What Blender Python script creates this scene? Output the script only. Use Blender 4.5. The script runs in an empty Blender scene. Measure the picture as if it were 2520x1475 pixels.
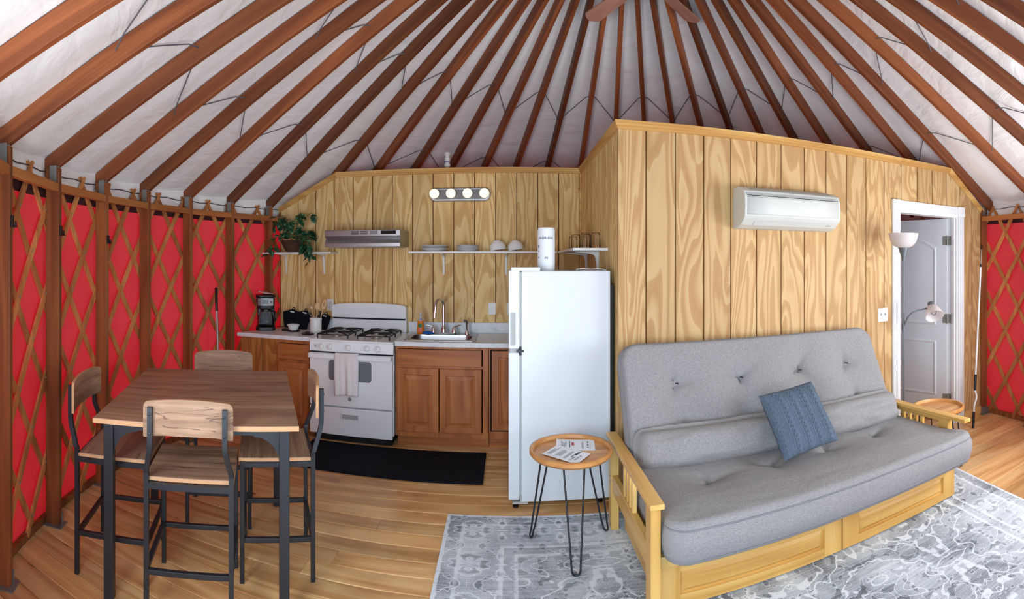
import bpy, bmesh, math, random
from math import sin, cos, tan, pi, radians, atan2, sqrt, exp
from mathutils import Vector, Matrix, noise

random.seed(7)
scene = bpy.context.scene
COL = scene.collection

# ---------------------------------------------------------------- camera (a phone sweep panorama: cylindrical projection)
F, XC, YH, EYE = 1250.0, 1250.0, 645.0, 1.6          # pixels per radian, forward column, horizon row, eye height
cam = bpy.data.cameras.new('camera')
cam.type = 'PANO'
cam.panorama_type = 'CENTRAL_CYLINDRICAL'
cam.central_cylindrical_range_u_min = -XC / F
cam.central_cylindrical_range_u_max = (2520 - XC) / F
cam.central_cylindrical_range_v_min = -(1475 - YH) / F
cam.central_cylindrical_range_v_max = YH / F
cam.central_cylindrical_radius = 1.0
cam.clip_start = 0.02
camo = bpy.data.objects.new('camera', cam)
COL.objects.link(camo)
camo.location = (0, 0, EYE)
camo.rotation_euler = (pi / 2, 0, 0)
scene.camera = camo

# ---------------------------------------------------------------- round room (yurt) geometry
CX, CY, R = 0.813, 3.335, 3.60          # centre and wall radius
RA, RM = 4.318, 0.608                   # underside of rafters: z = RA - RM * rho
DOORA = atan2(-CY, -CX)                 # direction of the entrance, behind the camera

# ---------------------------------------------------------------- world, daylight through the openings, added fill, exposure
world = bpy.data.worlds.new('world'); scene.world = world
world.use_nodes = True
bg = world.node_tree.nodes['Background']
bg.inputs[0].default_value = (0.86, 0.93, 1.0, 1)
bg.inputs[1].default_value = 1.6

def area(name, loc, target, sx, sy, power, color, shape='RECTANGLE'):
    l = bpy.data.lights.new(name, 'AREA'); l.shape = shape; l.size = sx
    if shape == 'RECTANGLE': l.size_y = sy
    l.energy = power; l.color = color
    o = bpy.data.objects.new(name, l); COL.objects.link(o)
    o.location = loc
    o.rotation_euler = (Vector(target) - Vector(loc)).to_track_quat('-Z', 'Y').to_euler()
    return o
# skylight dome over the centre ring
area('skylight_daylight', (CX, CY, 4.25), (CX, CY, 0), 1.3, 1.3, 262, (0.95, 0.98, 1.0), 'DISK')
# open entrance just behind the camera
da = DOORA
area('entrance_daylight', (CX + 3.62 * cos(da), CY + 3.62 * sin(da), 1.15), (CX, CY, 1.0), 0.9, 1.9, 34, (0.44, 0.75, 1.0))
# added fill for unseen windows: lamps inside the uncut near wall, tilted up
for ang, w_, pw_ in ((234.5, 0.75, 34), (-64.0, 1.3, 18), (-36.0, 1.3, 52)):
    a = radians(ang)
    area('near_wall_fill', (CX + 3.45 * cos(a), CY + 3.45 * sin(a), 1.35), (CX, CY, 2.0), w_, 1.1, pw_, (0.84, 0.93, 1.0))

vs = scene.view_settings
vs.view_transform = 'Standard'; vs.look = 'None'; vs.gamma = 1.0; vs.use_curve_mapping = False
vs.exposure = 0.30
cy = scene.cycles
cy.max_bounces = 6; cy.diffuse_bounces = 3; cy.glossy_bounces = 2; cy.transmission_bounces = 4; cy.transparent_max_bounces = 20
cy.adaptive_threshold = 0.05; cy.adaptive_min_samples = 12
world.cycles.sampling_method = 'NONE'
cy.caustics_reflective = False; cy.caustics_refractive = False

# ---------------------------------------------------------------- helpers
def P(x, y, z=None, Y=None):
    """pixel of the photograph -> point on the horizontal plane z or on the wall plane Y"""
    az = (x - XC) / F
    t = (YH - y) / F
    if Y is not None:
        r = Y / cos(az); return Vector((r * sin(az), Y, EYE + t * r))
    r = (z - EYE) / t
    return Vector((r * sin(az), r * cos(az), z))
def XP(x, Y): return Y * tan((x - XC) / F)

def tag(o, label=None, cat=None, group=None, kind=None):
    if label: o['label'] = label
    if cat: o['category'] = cat
    if group: o['group'] = group
    if kind: o['kind'] = kind
    return o
def thing(name, label, cat, loc=(0, 0, 0), rz=0.0, group=None):
    o = bpy.data.objects.new(name, None); COL.objects.link(o)
    o.location = loc; o.rotation_euler = (0, 0, rz); o.empty_display_size = 0.1
    return tag(o, label, cat, group)

class MB:
    def __init__(s): s.v = []; s.f = []
    def add(s, vs, fs):
        n = len(s.v); s.v += [tuple(p) for p in vs]; s.f += [tuple(i + n for i in f) for f in fs]; return s
    def box(s, x0, x1, y0, y1, z0, z1):
        v = [(x, y, z) for z in (z0, z1) for y in (y0, y1) for x in (x0, x1)]
        return s.add(v, [(0, 2, 3, 1), (4, 5, 7, 6), (0, 1, 5, 4), (2, 6, 7, 3), (0, 4, 6, 2), (1, 3, 7, 5)])
    def bar(s, a, b, w, h, up=(0, 0, 1)):
        """square bar from a to b, w across, h along up"""
        a = Vector(a); b = Vector(b); d = (b - a).normalized(); up = Vector(up)
        sd = d.cross(up)
        if sd.length < 1e-5: sd = d.cross(Vector((1, 0, 0)))
        sd.normalize(); u = sd.cross(d).normalized()
        v = []
        for p in (a, b):
            for i, j in ((-1, -1), (1, -1), (1, 1), (-1, 1)): v.append(p + sd * (i * w / 2) + u * (j * h / 2))
        return s.add(v, [(0, 1, 2, 3), (7, 6, 5, 4), (0, 4, 5, 1), (1, 5, 6, 2), (2, 6, 7, 3), (3, 7, 4, 0)])
    def poly(s, pts, vec):
        """planar polygon extruded along vec"""
        n = len(pts); vec = Vector(vec); a = [Vector(p) for p in pts]; b = [p + vec for p in a]
        return s.add(a + b, [tuple(range(n))[::-1], tuple(range(n, 2 * n))] + [(i, (i + 1) % n, n + (i + 1) % n, n + i) for i in range(n)])
    def tube(s, path, r, n=8, closed=False, cap=True):
        path = [Vector(p) for p in path]; m = len(path)
        rr = r if isinstance(r, (list, tuple)) else [r] * m
        nrm = None; base = len(s.v)
        for i, p in enumerate(path):
            if closed: d = path[(i + 1) % m] - path[i - 1]
            else: d = path[min(i + 1, m - 1)] - path[max(i - 1, 0)]
            d.normalize()
            if nrm is None:
                nrm = d.cross(Vector((0, 0, 1)))
                if nrm.length < 1e-4: nrm = d.cross(Vector((1, 0, 0)))
            nrm = (nrm - d * nrm.dot(d)).normalized(); bn = d.cross(nrm)
            for k in range(n):
                a = 2 * pi * k / n
                s.v.append(tuple(p + (nrm * cos(a) + bn * sin(a)) * rr[i]))
        for i in range(m if closed else m - 1):
            j = (i + 1) % m
            for k in range(n):
                s.f.append((base + i * n + k, base + i * n + (k + 1) % n, base + j * n + (k + 1) % n, base + j * n + k))
        if cap and not closed:
            s.f.append(tuple(base + k for k in range(n))[::-1]); s.f.append(tuple(base + (m - 1) * n + k for k in range(n)))
        return s
    def lathe(s, prof, n=24, c=(0, 0, 0), axis=None, wob=None):
        """profile of (r, z); turned about Z at c, or about the direction axis"""
        base = len(s.v); q = Vector((0, 0, 1)).rotation_difference(Vector(axis)) if axis else None
        for r, z in prof:
            for k in range(n):
                a = 2 * pi * k / n; rad = r * (wob(a, z) if wob else 1)
                p = Vector((rad * cos(a), rad * sin(a), z))
                if q: p = q @ p
                s.v.append(tuple(p + Vector(c)))
        for i in range(len(prof) - 1):
            for k in range(n):
                s.f.append((base + i * n + k, base + i * n + (k + 1) % n, base + (i + 1) * n + (k + 1) % n, base + (i + 1) * n + k))
        if prof[0][0] > 1e-6: s.f.append(tuple(base + k for k in range(n))[::-1])
        if prof[-1][0] > 1e-6: s.f.append(tuple(base + (len(prof) - 1) * n + k for k in range(n)))
        return s
    def cyl(s, c, r, h, n=24): return s.lathe([(r, 0), (r, h)], n, c)
    def ball(s, c, r, n=20, m=12, sz=1.0):
        return s.lathe([(max(r * sin(pi * i / m), 1e-7), -r * sz * cos(pi * i / m)) for i in range(m + 1)], n, c)
    def grid(s, fn, nu, nv, wrapu=False):
        base = len(s.v)
        for j in range(nv + 1):
            for i in range(nu + (0 if wrapu else 1)): s.v.append(tuple(fn(i / nu, j / nv)))
        w = nu if wrapu else nu + 1
        for j in range(nv):
            for i in range(nu):
                a, b = i, (i + 1) % w
                s.f.append((base + j * w + a, base + j * w + b, base + (j + 1) * w + b, base + (j + 1) * w + a))
        return s
    def mesh(s, name):
        me = bpy.data.meshes.new(name); me.from_pydata(s.v, [], s.f); me.update()
        b = bmesh.new(); b.from_mesh(me)
        bmesh.ops.remove_doubles(b, verts=b.verts, dist=1e-6)
        bmesh.ops.recalc_face_normals(b, faces=b.faces); b.to_mesh(me); b.free()
        return me
    def build(s, name, m, parent=None, off=None, smooth=None, bevel=0, seg=2, loc=None, rot=None, flip=False):
        if off is not None: s.v = [(p[0] - off[0], p[1] - off[1], p[2] - off[2]) for p in s.v]
        me = s.mesh(name)
        if flip: me.flip_normals()
        me.materials.append(m)
        if smooth is not None:
            me.polygons.foreach_set('use_smooth', [True] * len(me.polygons))
            me.set_sharp_from_angle(angle=radians(smooth))
        o = bpy.data.objects.new(name, me); COL.objects.link(o)
        if parent: o.parent = parent
        if loc is not None: o.location = loc
        if rot is not None: o.rotation_euler = rot
        if bevel:
            b = o.modifiers.new('edge', 'BEVEL'); b.width = bevel; b.segments = seg; b.limit_method = 'ANGLE'; b.angle_limit = radians(40)
        return o
def dup(o, parent=None, loc=None, rot=None):
    c = o.copy(); COL.objects.link(c); c.parent = parent
    if loc is not None: c.location = loc
    if rot is not None: c.rotation_euler = rot
    return c
def dup_tree(o, parent=None, loc=None, rot=None):
    c = dup(o, parent, loc, rot)
    for ch in list(o.children): dup_tree(ch, c)
    return c
def fillet(p, q, r, n=6): pass
def rrect(hx, hy, r, n=5, cx=0, cy=0):
    out = []
    for sx, sy, a0 in ((1, 1, 0), (-1, 1, 90), (-1, -1, 180), (1, -1, 270)):
        for k in range(n + 1):
            a = radians(a0 + 90 * k / n); out.append((cx + sx * (hx - r) + r * cos(a), cy + sy * (hy - r) + r * sin(a)))
    return out
def smoothpath(pts, n=6):
    """Catmull-Rom through the points"""
    pts = [Vector(p) for p in pts]; out = []
    for i in range(len(pts) - 1):
        p0, p1, p2, p3 = pts[max(i - 1, 0)], pts[i], pts[i + 1], pts[min(i + 2, len(pts) - 1)]
        for k in range(n):
            t = k / n
            out.append(0.5 * ((2 * p1) + (p2 - p0) * t + (2 * p0 - 5 * p1 + 4 * p2 - p3) * t * t + (3 * p1 - p0 - 3 * p2 + p3) * t ** 3))
    out.append(pts[-1]); return out

# ---------------------------------------------------------------- materials
def srgb(r, g, b):
    f = lambda c: (c / 255 / 12.92) if c / 255 <= 0.04045 else ((c / 255 + 0.055) / 1.055) ** 2.4
    return (f(r), f(g), f(b), 1)
class N:
    def __init__(s, name, rough=0.5, metal=0.0, spec=0.5):
        s.m = bpy.data.materials.new(name); s.m.use_nodes = True; s.t = s.m.node_tree; s.b = s.t.nodes['Principled BSDF']
        s.b.inputs['Roughness'].default_value = rough; s.b.inputs['Metallic'].default_value = metal
        s.b.inputs['Specular IOR Level'].default_value = spec
    def n(s, typ, **kw):
        nd = s.t.nodes.new(typ)
        for k, v in kw.items():
            if k.startswith('i_'): 
                key = k[2:]; key = int(key) if key.isdigit() else key.replace('_', ' ')
                if hasattr(v, 'links') or hasattr(v, 'is_linked'): s.t.links.new(v, nd.inputs[key])
                else: nd.inputs[key].default_value = v
            else: setattr(nd, k, v)
        return nd
    def math(s, op, a, b=None, c=None, clamp=False):
        nd = s.t.nodes.new('ShaderNodeMath'); nd.operation = op; nd.use_clamp = clamp
        for i, v in enumerate((a, b, c)):
            if v is None: continue
            if hasattr(v, 'is_linked'): s.t.links.new(v, nd.inputs[i])
            else: nd.inputs[i].default_value = v
        return nd.outputs[0]
    def ramp(s, fac, stops, interp='LINEAR'):
        nd = s.t.nodes.new('ShaderNodeValToRGB'); nd.color_ramp.interpolation = interp
        e = nd.color_ramp.elements
        while len(e) > 1: e.remove(e[-1])
        e[0].position, e[0].color = stops[0][0], stops[0][1]
        for p, c in stops[1:]:
            x = e.new(p); x.color = c
        s.t.links.new(fac, nd.inputs[0]); return nd.outputs[0]
    def mix(s, fac, a, b, blend='MIX'):
        nd = s.t.nodes.new('ShaderNodeMix'); nd.data_type = 'RGBA'; nd.blend_type = blend
        for k, v in ((0, fac), (6, a), (7, b)):
            if hasattr(v, 'is_linked'): s.t.links.new(v, nd.inputs[k])
            else: nd.inputs[k].default_value = v
        return nd.outputs[2]
    def coord(s, scale=(1, 1, 1), rand=True, space='Object'):
        tc = s.t.nodes.new('ShaderNodeTexCoord'); v = tc.outputs[space]
        if rand:
            oi = s.t.nodes.new('ShaderNodeObjectInfo')
            cb = s.t.nodes.new('ShaderNodeCombineXYZ')
            for i, k in enumerate((37.0, 53.0, 71.0)): s.t.links.new(s.math('MULTIPLY', oi.outputs['Random'], k), cb.inputs[i])
            ad = s.t.nodes.new('ShaderNodeVectorMath'); ad.operation = 'ADD'
            s.t.links.new(v, ad.inputs[0]); s.t.links.new(cb.outputs[0], ad.inputs[1]); v = ad.outputs[0]
            s.rand = oi.outputs['Random']
        mp = s.t.nodes.new('ShaderNodeMapping'); mp.inputs['Scale'].default_value = scale
        s.t.links.new(v, mp.inputs[0]); return mp.outputs[0]
    def noise(s, vec, scale, detail=3, dist=0.0, rough=0.5):
        nd = s.t.nodes.new('ShaderNodeTexNoise'); nd.inputs['Scale'].default_value = scale; nd.inputs['Detail'].default_value = detail
        nd.inputs['Distortion'].default_value = dist; nd.inputs['Roughness'].default_value = rough
        s.t.links.new(vec, nd.inputs['Vector']); return nd.outputs[0]
    def col(s, c):
        if hasattr(c, 'is_linked'): s.t.links.new(c, s.b.inputs['Base Color'])
        else: s.b.inputs['Base Color'].default_value = c
        return s
    def bump(s, h, strength=0.3, dist=0.01):
        nd = s.t.nodes.new('ShaderNodeBump'); nd.inputs['Strength'].default_value = strength; nd.inputs['Distance'].default_value = dist
        s.t.links.new(h, nd.inputs['Height']); s.t.links.new(nd.outputs[0], s.b.inputs['Normal']); return s

def plain(name, c, rough=0.5, metal=0.0, spec=0.5): return N(name, rough, metal, spec).col(srgb(*c)).m
def wood(name, light, mid, dark, axis='X', rings=5.0, cross=9.0, along=0.9, rough=0.45, vary=0.25, fine=0.35, spec=0.35, rand=True, bump=0.15):
    s = N(name, rough, 0, spec)
    sc = [cross] * 3; sc['XYZ'.index(axis)] = along
    v = s.coord(sc, rand)
    n1 = s.noise(v, 0.5, 2.0, 0.5)
    ring = s.math('PINGPONG', s.math('MULTIPLY', n1, rings * 2), 1.0)
    fs = [cross * 14] * 3; fs['XYZ'.index(axis)] = along * 3
    n2 = s.noise(s.coord(fs, rand), 1.0, 2.0)
    t = s.math('ADD', s.math('MULTIPLY', ring, 1 - fine), s.math('MULTIPLY', n2, fine))
    c = s.ramp(t, [(0.08, srgb(*light)), (0.5, srgb(*mid)), (0.95, srgb(*dark))])
    if rand and vary:
        k = s.math('ADD', s.math('MULTIPLY', s.rand, vary * 2), 1 - vary)
        hs = s.n('ShaderNodeHueSaturation'); s.t.links.new(k, hs.inputs['Value']); s.t.links.new(c, hs.inputs['Color'])
        c = hs.outputs[0]
    s.col(c)
    if bump: s.bump(t, bump, 0.002)
    return s.m

M = {}
def plywood(name, light, mid, dark):
    s = N(name, 0.55, 0, 0.25)
    v = s.coord((5.0, 5.0, 0.95))
    n1 = s.noise(v, 0.70, 2.5, 0.7, 0.45)
    ring = s.math('FRACT', s.math('MULTIPLY', n1, 12.5))
    edge = s.ramp(ring, [(0.0, (0, 0, 0, 1)), (0.30, (0.25,) * 3 + (1,)), (0.62, (1, 1, 1, 1)), (0.93, (0.85,) * 3 + (1,)), (1.0, (0, 0, 0, 1))])
    fine = s.noise(s.coord((60, 60, 1.6)), 1.0, 2.0)
    saw = s.noise(s.coord((3, 3, 160)), 1.0, 1.0)
    t = s.math('ADD', s.math('MULTIPLY', edge, 0.58), s.math('ADD', s.math('MULTIPLY', fine, 0.22), s.math('MULTIPLY', saw, 0.10)))
    c = s.ramp(t, [(0.1, srgb(*light)), (0.5, srgb(*mid)), (0.95, srgb(*dark))])
    # small knots
    kn = s.n('ShaderNodeTexVoronoi'); kn.inputs['Scale'].default_value = 1.0
    s.t.links.new(s.coord((3.0, 3.0, 2.0)), kn.inputs['Vector'])
    kk = s.math('LESS_THAN', kn.outputs['Distance'], 0.020)
    c = s.mix(s.math('MULTIPLY', kk, 0.85), c, srgb(84, 46, 20))
    k = s.math('ADD', s.math('MULTIPLY', s.rand, 0.18), 0.91)
    hs = s.n('ShaderNodeHueSaturation'); s.t.links.new(k, hs.inputs['Value']); s.t.links.new(c, hs.inputs['Color'])
    s.col(hs.outputs[0]); s.bump(t, 0.25, 0.0015); return s.m
M['ply'] = plywood('golden_plywood_siding', (240, 208, 148), (228, 188, 124), (198, 148, 86))  # kitchen tone lightened, its warmer light put into the colour
M['ply_bath'] = plywood('dimmed_plywood_siding', (210, 176, 126), (196, 158, 107), (172, 128, 80))  # same siding toned down, this wall's light balance put into the colour
M['groove'] = plain('dark_groove_wood', (120, 76, 38), 0.8)
M['plytrim'] = wood('plywood_trim', (232, 192, 124), (214, 168, 98), (186, 134, 72), 'X', 3, 12, 0.8, 0.5, 0.06)
M['plytrimy'] = wood('plywood_trim_depth', (232, 192, 124), (214, 168, 98), (186, 134, 72), 'Y', 3, 12, 0.8, 0.5, 0.06)
M['ply_cab'] = plywood('stained_plywood_panel', (200, 140, 78), (180, 116, 58), (150, 88, 40))
def pinefloor():
    s = N('pine_floorboard', 0.32, 0, 0.4)
    v = s.coord((0.9, 9.0, 9.0)); n1 = s.noise(v, 0.6, 2.0, 0.5)
    ring = s.math('PINGPONG', s.math('MULTIPLY', n1, 9.0), 1.0)
    fine = s.noise(s.coord((2.5, 130, 130)), 1.0, 2.0)
    t = s.math('ADD', s.math('MULTIPLY', ring, 0.6), s.math('MULTIPLY', fine, 0.4))
    c = s.ramp(t, [(0.1, srgb(236, 196, 140)), (0.5, srgb(222, 174, 116)), (0.95, srgb(190, 134, 80))])
    kn = s.n('ShaderNodeTexVoronoi'); kn.inputs['Scale'].default_value = 1.0
    s.t.links.new(s.coord((2.2, 5.0, 5.0)), kn.inputs['Vector'])
    c = s.mix(s.ramp(kn.outputs['Distance'], [(0.03, (1, 1, 1, 1)), (0.085, (0, 0, 0, 1))]), c, srgb(104, 58, 30))
    dirt = s.noise(s.coord((1.4, 2.0, 2.0), False), 1.3, 3.0)
    c = s.mix(s.ramp(dirt, [(0.52, (0, 0, 0, 1)), (0.75, (0.35,) * 3 + (1,))]), c, srgb(140, 88, 50))
    k = s.math('ADD', s.math('MULTIPLY', s.rand, 0.34), 0.80)
    hs = s.n('ShaderNodeHueSaturation'); s.t.links.new(k, hs.inputs['Value']); s.t.links.new(c, hs.inputs['Color'])
    s.col(hs.outputs[0]); s.bump(t, 0.12, 0.001); return s.m
M['floor'] = pinefloor()
M['rafter'] = wood('fir_rafter', (158, 92, 52), (126, 68, 38), (96, 50, 28), 'X', 4, 10, 0.6, 0.5, 0.38, 0.5)
M['stud'] = wood('fir_stud', (160, 98, 54), (134, 76, 42), (104, 56, 32), 'Z', 4, 12, 0.8, 0.5, 0.16, 0.5)
M['slat'] = wood('lattice_slat', (214, 148, 90), (192, 124, 72), (158, 96, 54), 'Z', 3, 14, 1.2, 0.5, 0.22, 0.5)
M['rail'] = wood('top_rail', (200, 132, 74), (176, 108, 58), (142, 82, 44), 'Y', 3, 14, 1.0, 0.5, 0.14, 0.5)
M['cab'] = wood('oak_cabinet', (194, 126, 72), (176, 106, 58), (146, 82, 44), 'Z', 4, 10, 0.9, 0.38, 0.05, 0.45)
M['cabx'] = wood('oak_cabinet_crosswise', (194, 126, 72), (176, 106, 58), (146, 82, 44), 'X', 4, 10, 0.9, 0.38, 0.05, 0.45)
M['futon'] = wood('futon_pine', (236, 196, 122), (222, 176, 98), (196, 144, 70), 'X', 3, 9, 0.8, 0.32, 0.06, 0.4)
M['futonz'] = wood('futon_pine_upright', (236, 196, 122), (222, 176, 98), (196, 144, 70), 'Z', 3, 9, 0.8, 0.32, 0.06, 0.4)
M['futony'] = wood('futon_pine_depth', (236, 196, 122), (222, 176, 98), (196, 144, 70), 'Y', 3, 9, 0.8, 0.32, 0.06, 0.4)
M['traywood'] = wood('acacia_tray', (226, 176, 114), (206, 148, 88), (178, 118, 66), 'X', 3, 9, 0.8, 0.35, 0.04, 0.4)
def rustic():
    s = N('rustic_brown_laminate', 0.42, 0, 0.35)
    v = s.coord((0.9, 20.0, 20.0)); n1 = s.noise(v, 1.1, 4.0, 0.3, 0.6)
    f2 = s.noise(s.coord((2.2, 60.0, 60.0)), 1.4, 3.0)
    t = s.math('ADD', s.math('MULTIPLY', n1, 0.75), s.math('MULTIPLY', f2, 0.3))
    c = s.ramp(t, [(0.28, srgb(104, 80, 63)), (0.47, srgb(148, 115, 91)), (0.70, srgb(184, 149, 120))])
    cr = s.noise(s.coord((0.9, 30.0, 30.0)), 1.0, 2.0, 0.3)
    line = s.math('LESS_THAN', s.math('ABSOLUTE', s.math('SUBTRACT', cr, 0.5)), 0.011)
    gate = s.math('GREATER_THAN', s.noise(s.coord((1.3, 5, 5)), 1.7, 1.0), 0.55)
    c = s.mix(s.math('MULTIPLY', line, s.math('MULTIPLY', gate, 0.6)), c, srgb(54, 40, 32))
    pat = s.noise(s.coord((1.2, 3, 3)), 1.6, 2.0)
    c = s.mix(s.ramp(pat, [(0.54, (0, 0, 0, 1)), (0.72, (0.5,) * 3 + (1,))]), c, srgb(92, 72, 58))
    return s.col(c).m
M['rustic'] = rustic()
M['rusticedge'] = plain('pale_board_edge', (196, 150, 108), 0.5)
M['black'] = plain('black_powdercoat', (34, 37, 42), 0.42, 0.0, 0.45)
M['blackp'] = plain('black_plastic', (20, 21, 24), 0.35)
M['iron'] = plain('cast_iron', (22, 22, 24), 0.5)
M['white'] = plain('white_enamel', (222, 229, 234), 0.22)
M['stove'] = plain('stove_enamel', (240, 243, 245), 0.22)
M['plate_grey'] = plain('dark_brushed_nickel', (112, 108, 108), 0.4, 0.6)
M['whitep'] = plain('white_plastic', (236, 236, 232), 0.4)
M['acwhite'] = plain('cream_white_plastic', (208, 211, 204), 0.4)
M['acgrey'] = plain('pale_grey_plastic', (176, 178, 174), 0.5)
M['china'] = plain('white_china', (244, 244, 242), 0.12)
M['doorwhite'] = plain('door_paint', (226, 230, 234), 0.4)
M['trimwhite'] = plain('trim_paint', (240, 240, 240), 0.4)
M['steel'] = plain('brushed_steel', (168, 168, 170), 0.34, 1.0)
M['chrome'] = plain('chrome', (225, 226, 230), 0.08, 1.0)
M['nickel'] = plain('satin_nickel', (160, 158, 150), 0.35, 0.35)
M['galv'] = plain('galvanised_steel', (150, 156, 154), 0.5, 0.7)
M['greymetal'] = plain('grey_lamp_metal', (98, 104, 110), 0.45, 0.3)
M['dark'] = plain('dark_gap', (12, 12, 13), 0.8)
M['ovenglass'] = plain('oven_window_glass', (120, 126, 130), 0.1)
M['display'] = plain('black_display', (16, 18, 20), 0.15)
M['lcd'] = plain('lcd_grey', (96, 104, 96), 0.3)
M['red'] = None
def redfabric():
    s = N('red_vinyl_wall', 0.38, 0, 0.6)
    n = s.noise(s.coord((1, 1, 1), False), 1.2, 3.0)
    c = s.ramp(n, [(0.3, srgb(190, 74, 86)), (0.7, srgb(204, 84, 96))])
    s.col(c)
    tr = s.n('ShaderNodeBsdfTranslucent'); tr.inputs[0].default_value = srgb(236, 12, 20)
    mx = s.n('ShaderNodeMixShader'); mx.inputs[0].default_value = 0.20
    s.t.links.new(s.b.outputs[0], mx.inputs[1]); s.t.links.new(tr.outputs[0], mx.inputs[2])
    s.t.links.new(mx.outputs[0], s.t.nodes['Material Output'].inputs[0]); return s.m
M['red'] = redfabric()
M['maroon'] = plain('maroon_blocked_light', (60, 16, 20), 0.8)  # strip where the roof overlap stops backlight, its shade put into the colour
def liner():
    s = N('white_roof_liner', 0.85, 0, 0.15)
    tc = s.coord((1, 1, 1), False)
    big = s.noise(tc, 1.6, 2.0)
    w1 = s.noise(s.coord((1.5, 1.5, 7.0), False), 1.5, 3.0, 0.7)
    w2 = s.noise(tc, 8.0, 2.0, 0.3)
    h = s.math('ADD', s.math('MULTIPLY', w1, 0.8), s.math('MULTIPLY', w2, 0.22))
    c = s.ramp(big, [(0.3, srgb(240, 237, 235)), (0.7, srgb(247, 245, 243))])
    s.col(c); s.bump(h, 0.5, 0.05); return s.m
M['liner'] = liner()
def heather(name, c1, c2, c3, k=420):
    s = N(name, 0.9, 0, 0.15)
    a = s.noise(s.coord((k, k * .12, k), False), 1.0, 1.0); b = s.noise(s.coord((k * .12, k, k), False), 1.0, 1.0)
    big = s.noise(s.coord((1, 1, 1), False), 5.0, 3.0)
    t = s.math('ADD', s.math('MULTIPLY', a, 0.5), s.math('MULTIPLY', b, 0.5))
    c = s.ramp(t, [(0.32, srgb(*c1)), (0.5, srgb(*c2)), (0.68, srgb(*c3))])
    c = s.mix(s.math('MULTIPLY', big, 0.25), c, srgb(*c1))
    s.col(c); s.bump(t, 0.25, 0.002); return s.m
M['grey'] = heather('grey_linen', (126, 125, 125), (149, 147, 146), (173, 170, 168), 560)
M['piping'] = plain('grey_piping', (128, 128, 132), 0.9)
M['knit'] = heather('slate_blue_knit', (80, 92, 106), (96, 110, 126), (114, 128, 143), 420)
M['towel'] = heather('white_cotton', (214, 208, 208), (232, 226, 226), (244, 240, 240), 300)
M['mat'] = heather('black_mat_pile', (10, 11, 16), (20, 22, 30), (34, 37, 46), 200)
def laminate():
    s = N('speckled_white_laminate', 0.3, 0, 0.4)
    v = s.coord((1, 1, 1), False)
    a = s.noise(v, 22, 4.0, 0.0, 0.7); b = s.noise(v, 170, 2.0)
    t = s.math('ADD', s.math('MULTIPLY', a, 0.6), s.math('MULTIPLY', b, 0.4))
    return s.col(s.ramp(t, [(0.34, srgb(204, 209, 213)), (0.5, srgb(230, 234, 237)), (0.68, srgb(242, 244, 246))])).m
M['laminate'] = laminate()
def glassm(name, c=(1, 1, 1, 1), rough=0.0):
    s = N(name, rough); s.col(c); s.b.inputs['Transmission Weight'].default_value = 1.0; s.b.inputs['IOR'].default_value = 1.45; return s.m
def thin_glass():
    s = N('clear_glass', 0.02); t = s.t
    tr = s.n('ShaderNodeBsdfTransparent'); tr.inputs[0].default_value = (0.985, 0.99, 0.99, 1)
    gl = s.n('ShaderNodeBsdfGlossy'); gl.inputs['Roughness'].default_value = 0.03
    lw = s.n('ShaderNodeLayerWeight'); lw.inputs[0].default_value = 0.12
    mx = s.n('ShaderNodeMixShader'); t.links.new(lw.outputs['Fresnel'], mx.inputs[0]); t.links.new(tr.outputs[0], mx.inputs[1]); t.links.new(gl.outputs[0], mx.inputs[2])
    t.links.new(mx.outputs[0], t.nodes['Material Output'].inputs[0]); return s.m
M['glass'] = thin_glass()
M['soap'] = N('orange_dish_soap', 0.12).col(srgb(240, 128, 10)).m
M['blue'] = plain('blue_sponge', (30, 100, 190), 0.8)
M['labelgreen'] = plain('label_green', (30, 120, 60), 0.5)
M['labelpink'] = plain('label_coral', (240, 120, 96), 0.5)
M['labelviolet'] = plain('label_violet', (150, 140, 200), 0.5)
M['paper'] = plain('white_paper', (236, 240, 242), 0.8)
M['print'] = plain('dark_print', (62, 72, 96), 0.8)
M['printred'] = plain('red_print', (190, 70, 80), 0.8)
M['printgrey'] = plain('grey_print', (130, 138, 146), 0.8)
M['spoonwood'] = plain('pale_beech', (226, 194, 146), 0.6)
M['basket'] = plain('brown_wicker', (84, 54, 38), 0.8)
M['basketrim'] = plain('tan_wicker_rim', (176, 128, 86), 0.7)
M['vine'] = plain('vine_stem', (78, 104, 48), 0.6)
def leafm():
    s = N('variegated_leaf', 0.35, 0, 0.4)
    v = s.coord((1, 1, 1), True); n = s.noise(v, 34, 2.0)
    c = s.ramp(n, [(0.46, srgb(28, 70, 44)), (0.58, srgb(52, 100, 66)), (0.68, srgb(158, 186, 142))])
    k = s.math('ADD', s.math('MULTIPLY', s.rand, 0.6), 0.7)
    hs = s.n('ShaderNodeHueSaturation'); s.t.links.new(k, hs.inputs['Value']); s.t.links.new(c, hs.inputs['Color'])
    return s.col(hs.outputs[0]).m
M['leaf'] = leafm()
def shade(name, c, e=0.0):
    s = N(name, 0.4); s.col(srgb(*c))
    tr = s.n('ShaderNodeBsdfTranslucent'); tr.inputs[0].default_value = srgb(*c)
    mx = s.n('ShaderNodeMixShader'); mx.inputs[0].default_value = 0.45
    s.t.links.new(s.b.outputs[0], mx.inputs[1]); s.t.links.new(tr.outputs[0], mx.inputs[2])
    s.t.links.new(mx.outputs[0], s.t.nodes['Material Output'].inputs[0]); return s.m
M['shade'] = shade('frosted_white_shade', (238, 232, 230))
M['fanblade'] = wood('fan_blade_maple', (196, 150, 128), (182, 136, 114), (164, 118, 98), 'X', 3, 10, 0.9, 0.5, 0.03)
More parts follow.
